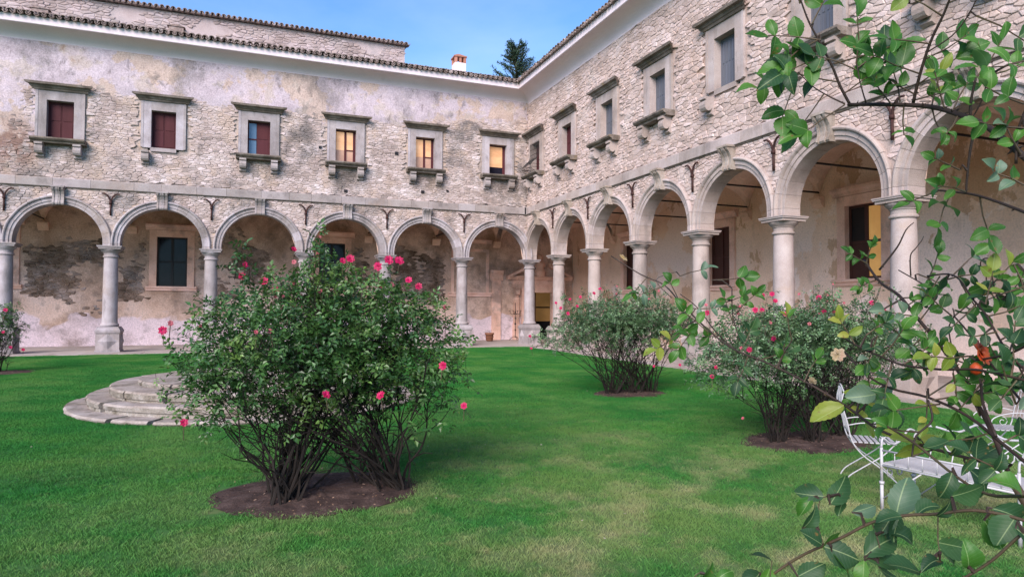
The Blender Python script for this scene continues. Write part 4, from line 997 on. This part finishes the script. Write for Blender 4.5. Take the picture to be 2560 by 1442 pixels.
for (px, py, ang, sz, n, kd) in [(2000, 10, 120, 58, 5, 'g'), (2030, 60, 60, 62, 5, 'ggd'), (2052, 100, 170, 60, 5, 'g'), (2085, 160, 15, 66, 5, 'ggd'), (2045, 100, 215, 60, 5, 'g'), (2070, 150, 200, 70, 5, 'gd'), (2095, 205, 165, 62, 5, 'gd'),
    (1998, 182, 200, 52, 5, 'g'), (1990, 185, 250, 58, 3, 'g'), (2060, 235, 235, 56, 3, 'g'), (2112, 262, 215, 60, 3, 'g'), (2110, 235, 40, 58, 5, 'gd'), (2140, 160, 95, 52, 5, 'g'), (2145, 170, 40, 50, 5, 'g'), (2140, 175, 160, 50, 3, 'd'),
    (2230, 262, 120, 50, 5, 'g'), (2250, 255, 95, 56, 5, 'gd'), (2285, 235, 150, 56, 5, 'gd'), (2290, 215, 35, 58, 5, 'gd'), (2300, 185, 160, 58, 5, 'g'), (2310, 150, 30, 52, 5, 'ggb'), (2325, 110, 175, 48, 3, 'g'), (2355, 40, 150, 50, 3, 'gy'), (2290, 250, 15, 58, 5, 'gd'), (2330, 262, 70, 56, 5, 'gdy'), (2360, 270, 110, 54, 5, 'g'), (2380, 280, 60, 52, 5, 'gd'),
    (2440, 195, 60, 58, 3, 'g'), (2470, 190, 20, 52, 3, 'gd'), (2440, 40, 330, 58, 3, 'gd'), (2260, 262, 280, 46, 3, 'g'), (2330, 270, 290, 40, 3, 'g'), (2395, 290, 230, 40, 3, 'g'), (2415, 480, 170, 48, 5, 'g'), (2400, 425, 150, 40, 5, 'ggb'), (2345, 478, 200, 56, 3, 'g'), (2380, 480, 250, 58, 5, 'g'), (2450, 492, 290, 60, 3, 'g'), (2560, 320, 170, 60, 5, 'g'), (2555, 390, 120, 56, 5, 'gb'), (2560, 260, 160, 64, 5, 'g'), (2570, 150, 190, 70, 5, 'g'), (2575, 470, 150, 52, 5, 'gb')]:
    P, d = snap(px, py, D1); spray(P, ang, pxm(sz, d), n, kd)
# middle canes
D2 = 1.75
cane([(1528, 640), (1600, 685), (1660, 712), (1700, 755), (1760, 815), (1830, 870), (1920, 908), (2017, 956), (2120, 1018), (2200, 1075), (2330, 1120), (2480, 1160)], 1.9, 1.35, 4, 11, 14)
cane([(1680, 745), (1640, 700), (1690, 680)], 1.85, 1.85, 3, 2, 0)
cane([(1850, 885), (1790, 830), (1745, 770), (1700, 735)], 1.8, 1.85, 6, 3, 2); cane([(1830, 720), (1832, 790), (1850, 850)], 1.8, 1.8, 4, 5, 1)
cane([(2100, 838), (2150, 868), (2200, 890), (2257, 912), (2350, 923), (2450, 925), (2600, 960)], 1.5, 1.2, 6, 9, 6)
cane([(2112, 880), (2167, 937), (2229, 971), (2320, 993), (2420, 1040), (2520, 1120), (2620, 1200)], 1.5, 1.15, 6, 12, 8)
cane([(2160, 650), (2200, 705), (2246, 737), (2287, 787), (2371, 890), (2430, 985), (2480, 1080), (2530, 1200), (2600, 1330)], 1.7, 1.15, 8, 17, 12)
cane([(2198, 675), (2243, 618), (2265, 575), (2285, 556)], 1.65, 1.65, 6, 2, 3)
cane([(2246, 675), (2290, 700), (2310, 712)], 1.65, 1.6, 4, 4, 0); cane([(2277, 690), (2276, 640), (2290, 620), (2305, 600), (2309, 590)], 1.62, 1.62, 5, 2, 1)
cane([(2320, 690), (2370, 685), (2400, 700), (2430, 745), (2465, 787), (2500, 850), (2527, 890), (2600, 960)], 1.5, 1.2, 5, 8, 6)
cane([(2480, 690), (2490, 735), (2503, 748), (2540, 715), (2562, 680)], 1.4, 1.4, 4, 3, 2); cane([(2503, 748), (2548, 735)], 1.4, 1.4, 3, 2, 0); cane([(2503, 748), (2515, 752), (2528, 768)], 1.4, 1.4, 3, 2, 0)
cane([(2380, 870), (2372, 820), (2385, 790), (2382, 770)], 1.5, 1.5, 5, 4, 1); cane([(2385, 790), (2420, 830), (2470, 900), (2560, 1010)], 1.5, 1.25, 5, 8, 4)
cane([(2440, 900), (2520, 885), (2590, 850)], 1.3, 1.2, 7, 8, 2); cane([(2453, 960), (2458, 1010), (2490, 1090)], 1.3, 1.2, 8, 10, 3)
cane([(2320, 1000), (2330, 1050), (2290, 1090), (2280, 1140)], 1.3, 1.25, 8, 6, 2); cane([(2210, 1060), (2290, 1110), (2390, 1190), (2470, 1235), (2560, 1240), (2640, 1250)], 1.3, 1.0, 7, 12, 8)
for (px, py, ang, sz, n, kd) in [(1700, 755, 120, 42, 3, 'gd'), (1660, 715, 200, 46, 5, 'gdb'), (1620, 690, 230, 44, 3, 'g'), (1700, 690, 15, 46, 3, 'gb'), (1720, 770, 0, 46, 5, 'gb'), (1780, 700, 5, 54, 3, 'g'), (1740, 770, 240, 50, 5, 'gd'), (1800, 760, 20, 46, 3, 'g'), (1800, 840, 180, 52, 5, 'g'), (1770, 830, 140, 55, 5, 'gd'), (1740, 810, 235, 55, 5, 'g'), (1700, 830, 215, 52, 5, 'gy'), (1850, 880, 60, 46, 5, 'gd'), (1830, 800, 110, 42, 5, 'g'), (1870, 890, 250, 48, 5, 'd'), (1900, 900, 20, 46, 3, 'gd'), (1940, 920, 70, 44, 5, 'g'), (1980, 850, 100, 44, 3, 'gy'), (1850, 770, 40, 40, 5, 'g'),
    (2010, 955, 60, 44, 3, 'g'), (2060, 985, 330, 38, 3, 'g'), (2140, 865, 120, 50, 5, 'gy'), (2160, 880, 280, 58, 5, 'g'), (2200, 895, 60, 56, 3, 'g'), (2230, 905, 250, 60, 5, 'gd'), (2260, 910, 40, 44, 5, 'gb'), (2170, 660, 150, 36, 5, 'gb'), (2165, 665, 80, 34, 5, 'g'), (2190, 700, 200, 34, 5, 'gb'), (2250, 745, 0, 40, 3, 'd'), (2290, 790, 170, 50, 5, 'db'), (2300, 800, 60, 52, 5, 'd'), (2320, 820, 220, 50, 5, 'gd'), (2320, 700, 60, 50, 5, 'g'), (2350, 690, 240, 48, 5, 'g'), (2380, 690, 40, 52, 3, 'gb'), (2400, 700, 300, 55, 5, 'g'), (2430, 745, 10, 52, 5, 'gd'), (2440, 760, 230, 46, 5, 'd'), (2470, 790, 20, 46, 3, 'g'), (2490, 830, 190, 42, 5, 'gd'), (2500, 850, 30, 46, 5, 'g'), (2380, 790, 140, 50, 5, 'gdb'), (2385, 790, 45, 50, 5, 'd'), (2370, 880, 150, 46, 5, 'g'), (2490, 700, 0, 40, 3, 'g'), (2520, 890, 70, 55, 5, 'd'), (2540, 900, 290, 64, 5, 'db'), (2420, 890, 180, 58, 5, 'gy'), (2460, 950, 240, 60, 5, 'gy'),
    (2320, 990, 40, 78, 3, 'g'), (2330, 1000, 10, 84, 3, 'g'), (2350, 1010, 190, 70, 3, 'gd'), (2430, 985, 20, 66, 5, 'gd'), (2300, 1080, 170, 60, 3, 'g'), (2480, 1080, 190, 66, 5, 'd'), (2500, 1110, 30, 66, 5, 'gd'), (2530, 1200, 150, 70, 5, 'd'), (2450, 1040, 100, 58, 5, 'g'), (2540, 1010, 120, 70, 5, 'gd'), (2280, 1140, 20, 56, 3, 'g')]:
    P, d = snap(px, py, D2); spray(P, ang, pxm(sz, d), n, kd)
random.seed(404)
for k in range(24):
    px = uni(2150, 2575); py = 655+rnd()*330
    if px < 2300 and py > 900: continue
    P, dd = snap(px, py, 1.5); a0 = uni(0, 360)
    spray(P, a0, pxm(uni(38, 56), dd), 5, random.choice(('gd', 'd', 'gy', 'gdb')))
# yellow-green leaves over the chair
for (px, py, ang, sz, k) in [(2110, 1012, 215, 95, 'y'), (2115, 1020, 340, 55, 'y'), (2160, 1050, 300, 50, 'y'), (2170, 1010, 20, 60, 'y'), (2150, 1000, 160, 50, 'y'), (2190, 1060, 330, 62, 'y'), (2300, 1100, 175, 80, 'y'), (2300, 1100, 0, 60, 'y'), (2310, 1110, 205, 75, 'y'), (2190, 985, 190, 75, 'b'), (2160, 995, 20, 90, 'b')]:
    P, d = snap(px, py, 1.45); leafat(P, ang, pxm(sz*.85, d), k)
# lower canes and big leaves
D3 = 1.05
cane([(1900, 1460), (1960, 1415), (2010, 1385), (2060, 1362), (2110, 1340), (2180, 1305), (2260, 1288), (2340, 1284), (2440, 1275), (2560, 1300), (2660, 1350)], 1.1, .95, 9, 11, 8)
cane([(2400, 1450), (2480, 1400), (2560, 1330), (2640, 1290)], .95, .9, 8, 10, 3)
cane([(2060, 1362), (2045, 1310), (2050, 1250), (2075, 1240)], 1.05, 1.05, 4, 3, 0); cane([(2240, 1290), (2250, 1260), (2270, 1240)], 1.05, 1.05, 4, 3, 0); cane([(2180, 1305), (2200, 1370), (2195, 1400)], 1.05, 1.05, 4, 3, 0)
cane([(2345, 1285), (2345, 1350), (2350, 1380)], 1.02, 1.02, 4, 3, 0); cane([(1925, 1440), (1930, 1400)], 1.08, 1.08, 4, 3, 0); cane([(1690, 1500), (1735, 1442), (1750, 1430)], 1.05, 1.05, 4, 3, 0)
for (px, py, ang, sz, k) in [(2060, 1240, 175, 70, 'b'), (2075, 1260, 70, 85, 'd'), (2030, 1240, 240, 60, 'g'), (2005, 1320, 60, 70, 'd'), (2130, 1280, 15, 60, 'b'), (2110, 1250, 260, 45, 'd'), (2055, 1360, 150, 62, 'd'), (2060, 1365, 340, 80, 'd'), (2058, 1372, 40, 62, 'g'), (2080, 1380, 285, 95, 'g'), (2240, 1290, 60, 100, 'b'), (2235, 1275, 240, 70, 'b'), (2250, 1290, 250, 62, 'd'), (2255, 1290, 200, 60, 'd'),
    (2290, 1290, 20, 60, 'd'), (2210, 1330, 335, 72, 'd'), (2160, 1390, 20, 96, 'd'), (2160, 1395, 355, 90, 'b'), (2340, 1290, 60, 55, 'd'), (2380, 1240, 20, 78, 'd'), (2345, 1355, 350, 84, 'd'), (2345, 1370, 320, 60, 'd'), (2160, 1400, 260, 60, 'g'), (2200, 1420, 330, 70, 'd'), (2440, 1240, 190, 62, 'g'), (2480, 1270, 330, 88, 'd'), (2460, 1300, 300, 70, 'g'), (2540, 1290, 230, 80, 'd'), (2540, 1320, 300, 80, 'd'), (1930, 1400, 170, 55, 'b'), (1925, 1420, 250, 50, 'g'), (1900, 1430, 215, 60, 'b'), (1995, 1440, 30, 70, 'b'), (1735, 1440, 50, 62, 'g'), (1790, 1450, 20, 50, 'g'), (2350, 1400, 200, 60, 'd'), (2420, 1420, 100, 66, 'g'), (2300, 1430, 170, 80, 'd'), (2530, 1160, 200, 76, 'b'), (2420, 1170, 300, 80, 'b'), (2440, 1150, 30, 70, 'b'), (2380, 1180, 250, 66, 'd'), (2555, 1240, 160, 70, 'g')]:
    P, d = snap(px, py, D3); leafat(P, ang, pxm(sz*.9, d), 'd' if k == 'b' and rnd() < .55 else k)
# main canes running down to the ground outside the frame
g0 = [(at(2530, 1200, 1.15), Vector((-10.75, -28.95, 0))), (at(2600, 1330, 1.15), Vector((-10.6, -28.9, 0))), (at(2660, 470, 1.2), Vector((-10.55, -29.0, 0))), (at(2660, 1350, .95), Vector((-10.7, -29.1, 0))), (at(2640, 1250, 1.0), Vector((-10.6, -29.05, 0))), (at(2660, 570, 1.25), Vector((-10.6, -28.8, 0)))]
for a, b in g0: MB().tube([p-fo for p in smoothline([a, a.lerp(b, .4)+Vector((.10, -.02, .05)), a.lerp(b, .75)+Vector((.03, 0, 0)), b], 4)], [.006]*6+[.009]*7, 7).build('cane', m_cane, fg, True)
# rose hips and fading blooms
_o = at(2452, 882, 1.3); place('faded_bloom', petal_mesh('orange_bloom', m_hip, .36), fg, _o-fo, (1.2, .3, 0))
for px, py, r_ in ((2440, 921, 12),):
    P = at(px, py, 1.3); q = pxm(r_, 1.3)
    MB().lathe([(q*.15, -q*1.1), (q*.75, -q*.75), (q, -q*.1), (q*.85, q*.5), (q*.4, q*.9), (q*.25, q*1.05)], 12).build('rose_hip', m_hip, fg, True, P-fo)
    MB().tube([P-fo, P+rt*pxm(30, 1.3)+up*pxm(12, 1.3)-fo], [.002, .0015], 5).build('leaf_stalk', m_cane, fg)
m_fade = material('fading cream petal', [(.45, .30, .10), (.62, .50, .34), (.55, .22, .16)], 30, .55, .3, trans=.3)
for px, py, s in ((2095, 885, .55), (1560, 642, .4), (2030, 952, .35), (2556, 650, .4)):
    P = at(px, py, 1.6); place('faded_bloom', petal_mesh('faded_bloom', m_fade, s*.5), fg, P-fo, (uni(-1, 1), uni(1, 2.5), uni(0, 6)))

# ------------------------------------------------------------------ garden furniture
def spiral(c, ax, ay, r_, turns, start=0, n=14):
    return [c+ax*(r_*(1-.75*k/n)*math.cos(start+turns*6.283*k/n))+ay*(r_*(1-.75*k/n)*math.sin(start+turns*6.283*k/n)) for k in range(n+1)]
Z = Vector((0, 0, 1))
bn = thing('bench', 'low white wrought iron bench with slatted seat, scrolled back and baluster rail', 'bench', (-7.08, -25.11, 0))
A = Vector((.15, -.98, 0)).normalized(); B = Vector((.98, .15, 0)); Lb, Db = 1.06, .52
def bt(name, pts, r_, n=6, o=bn): return MB().tube(pts, r_*.85, n).build(name, m_whitem, o, True)
for k in range(11):
    b = B*(.02+(Db-.04)*k/10); s = B*.016
    MB().add([b-s+Z*.413, b+s+Z*.413, b+s+A*Lb+Z*.413, b-s+A*Lb+Z*.413, b-s+Z*.424, b+s+Z*.424, b+s+A*Lb+Z*.424, b-s+A*Lb+Z*.424], [(3, 2, 1, 0), (4, 5, 6, 7), (0, 1, 5, 4), (1, 2, 6, 5), (2, 3, 7, 6), (3, 0, 4, 7)]).build('slat', m_whitem, bn)
bt('seat_frame', [Z*.402, A*Lb+Z*.402, A*Lb+B*Db+Z*.402, B*Db+Z*.402, Z*.402], .012)
for a in (0, Lb):
    for b in (0, Db):
        P = A*a+B*b; MB().tube([P, P+Z*.24], .015, 8).tube([P+Z*.235, P+Z*.26], .022, 8).tube([P+Z*.26, P+Z*(.56 if b == 0 else .42)], .013, 8).build('leg', m_whitem, bn, True)
bt('rail', [Z*.535, A*Lb+Z*.535], .011)
for k in range(1, 9): bt('baluster', [A*(Lb*k/9)+Z*.42, A*(Lb*k/9)+Z*.535], .006, 5)
for a in (0, Lb):
    P = A*a
    bt('armrest', smoothline([P+Z*.56, P+B*.02+Z*.64, P+B*.10+Z*.60, P+B*.2+Z*.57, P+B*.32+Z*.60, P+B*.44+Z*.68, P+B*.54+Z*.66], 4), .012)
    bt('scroll', spiral(P+B*.16+Z*.70, B, Z, .075, 1.2, -1.2), .008)
bt('back_rail', smoothline([B*Db+Z*.42, B*(Db+.03)+Z*.62, A*.12+B*(Db+.05)+Z*.72, A*.35+B*(Db+.06)+Z*.70, A*.53+B*(Db+.07)+Z*.79, A*.72+B*(Db+.06)+Z*.70, A*.95+B*(Db+.05)+Z*.72, A*Lb+B*(Db+.03)+Z*.62, A*Lb+B*Db+Z*.42], 5), .012)
for k, q in enumerate((.14, .33, .53, .73, .92)):
    bt('scroll', spiral(A*q+B*(Db+.04)+Z*.57, A, Z, .085, 1.3, k*1.57), .008); bt('back_bar', [A*q+B*Db+Z*.42, A*q+B*(Db+.03)+Z*.50], .007, 5)
for q in (.1, .26): bt('apron_scroll', spiral(B*q+A*.02+Z*.33, B, Z, .06, 1.1, 1.5), .008)
bt('brace', [B*Db+Z*.05+A*.02, A*.4+B*Db+Z*.40], .008, 5); bt('brace', [Z*.1, A*.35+Z*.40], .008, 5)
def chair(label, loc, rz):
    c = thing('chair', label, 'chair', loc, rz, 'white wrought iron chairs'); V = Vector
    def ct(name, pts, r_, n=6): MB().tube(pts, r_*.72, n).build(name, m_whitem, c, True)
    for y in (-.2, .2):
        ct('side_frame', smoothline([V((-.07, y, .94)), V((-.09, y, .82)), V((-.04, y, .62)), V((.0, y, .44)), V((.10, y, .30)), V((.27, y, .17)), V((.42, y, .03)), V((.45, y, 0))], 4), .011)
        ct('crossing_leg', smoothline([V((.40, y*.9, .43)), V((.28, y*.9, .30)), V((.10, y*.9, .17)), V((-.02, y*.9, .08)), V((-.07, y*.9, 0))], 4), .010)
        ct('arm', smoothline([V((-.03, y, .60)), V((.12, y, .63)), V((.30, y, .60)), V((.40, y, .54)), V((.40, y, .43))], 4), .009)
        ct('scroll', spiral(V((.29, y, .53)), V((1, 0, 0)), V((0, 0, 1)), .055, 1.2, 1.5), .006)
    for k in range(8): MB().box(.01+k*.052, .045+k*.052, -.2, .2, .425, .435).build('slat', m_whitem, c)
    ct('top_rail', smoothline([V((-.07, -.2, .94)), V((-.08, -.1, .985)), V((-.08, 0, 1.0)), V((-.08, .1, .985)), V((-.07, .2, .94))], 4), .010)
    ct('lower_rail', [V((-.02, -.2, .52)), V((-.02, .2, .52))], .008)
    for y in (-.13, -.065, 0, .065, .13): ct('back_bar', smoothline([V((-.02, y, .52)), V((-.06, y, .70)), V((-.085, y, .86)), V((-.08, y, .975))], 3), .006, 5)
    for y in (-.1, .1): ct('scroll', spiral(V((-.08, y, .86)), V((0, 1, 0)), V((0, 0, 1)), .06, 1.2, 0), .006)
    return c
chair('white wrought iron chair with crossed legs standing left of the bench', (-6.44, -24.2, 0), -.72)
chair('white wrought iron chair at the right edge of the frame beyond the bench', (-4.05, -24.45, 0), 2.6)

# ------------------------------------------------------------------ small things under the arcade
pt = on(1241, 855, 2, .02); 
pot = thing('plant_pot', 'terracotta pot standing against the back wall under the corner arch', 'pot', (-.62, 3.6, .03))
MB().lathe([(.15, 0), (.18, .02), (.215, .34), (.24, .345), (.245, .42), (.225, .43), (.20, .42), (.185, .30)], 20).build('pot_body', m_pot, pot, True)
MB().lathe([(.225, .2), (.232, .21), (.225, .225)], 20).build('pot_band', m_pot, pot)
MB().lathe([(.0, .36), (.19, .36), (.19, .37)], 16).build('soil', m_soil, pot)
st_ = MB(); random.seed(5)
for k in range(3): st_.tube([(uni(-.05, .05), uni(-.05, .05), .36), (uni(-.1, .1), uni(-.1, .1), .6)], .006, 4)
st_.build('dry_stalks', m_stem, pot)
cd = thing('candelabrum', 'tall black iron candelabrum standing left of the corner portal', 'candelabrum', (1.15, 4.35, .012))
c_ = MB().tube([(0, 0, .15), (0, 0, 2.05)], .018, 8)
for z, r_ in ((.55, .05), (.9, .06), (1.2, .045), (1.55, .05)): c_.lathe([(.018, z-.06), (r_, z), (.018, z+.06)], 10)
c_.build('shaft', m_black, cd, True)
for k in range(3):
    a = k*2.094+.5; d = Vector((math.cos(a), math.sin(a), 0)); MB().tube(smoothline([Z*.2, d*.12+Z*.18, d*.26+Z*.08, d*.33], 4), .014, 6).build('foot', m_black, cd, True)
for k in range(4):
    a = k*1.571; d = Vector((math.cos(a), math.sin(a), 0)); MB().tube(smoothline([Z*1.5, d*.12+Z*1.42, d*.27+Z*1.46, d*.32+Z*1.60], 4), .013, 6).tube([d*.32+Z*1.6, d*.32+Z*1.63], .05, 8).build('arm', m_black, cd, True)
sn = thing('ring_holder', 'rusty iron ring on a rod fixed to the ochre wall at the right', 'iron ring', (4.86, -18.35, 2.95))
MB().tube([(0, .14*math.cos(k*6.283/24), .14*math.sin(k*6.283/24)) for k in range(25)], .015, 6).build('ring', m_iron, sn, True); MB().tube([(0, 0, -.14), (0, 0, -.62)], .014, 6).build('rod', m_iron, sn, True); MB().box(-.04, .12, -.1, .1, -.66, -.60).build('bracket', m_iron, sn)

# ------------------------------------------------------------------ conifer beyond the roofs
random.seed(91)
tr = thing('conifer_tree', 'dark green conifer crown showing above the roofs at the corner', 'tree', (7.4, 20, 0))
MB().tube([(0, 0, 0), (.1, 0, 12), (.0, 0, 23.0)], [.45, .28, .04], 8).build('trunk', m_trunk, tr, True)
lv = MB(); br_ = MB()
for k in range(230):
    z = uni(15.5, 23.2); a = uni(0, 6.283); l = (23.8-z)*.46*uni(.55, 1.1)+.45; d = Vector((math.cos(a), math.sin(a), uni(.1, .55))).normalized(); b = Vector((.05, 0, z-.3))
    e = b+d*min(l, 2.7)+Z*.25; br_.tube([b, b.lerp(e, .6)-Z*.05, e], [.05, .03, .01], 4)
    for q in range(95):
        t = uni(.2, 1.08); p = b.lerp(e, t)+rvec()*uni(.02, .30)*(1.15-t*.6); n_ = rvec(); s = n_.orthogonal().normalized()*uni(.03, .055); dd = (d*.6+rvec()*.7+Z*.35).normalized()*uni(.10, .2)
        lv.add([p-s, p+s, p+dd], [(0, 1, 2)])
br_.build('branches', m_trunk, tr); lv.build('crown', m_conif, tr, kind='stuff')

# ------------------------------------------------------------------ fallen petals and leaves on the lawn
random.seed(13); fp = MB()
for k in range(150):
    x, y = uni(-17, -3), uni(-27, -15)
    if (x-SC.x)**2+(y-SC.y)**2 < 10: continue
    c = Vector((x, y, .045)); d = rvec(); d.z *= .3; s = Vector((-d.y, d.x, uni(-.3, .3))); q = uni(.008, .017)
    fp.add([c-d*q, c+s*q*.7, c+d*q, c-s*q*.7], [(0, 1, 2, 3)])
fp.build('fallen_petals', material('fallen petal', [(.6, .42, .38), (.62, .55, .42)], 20, .7), kind='stuff')
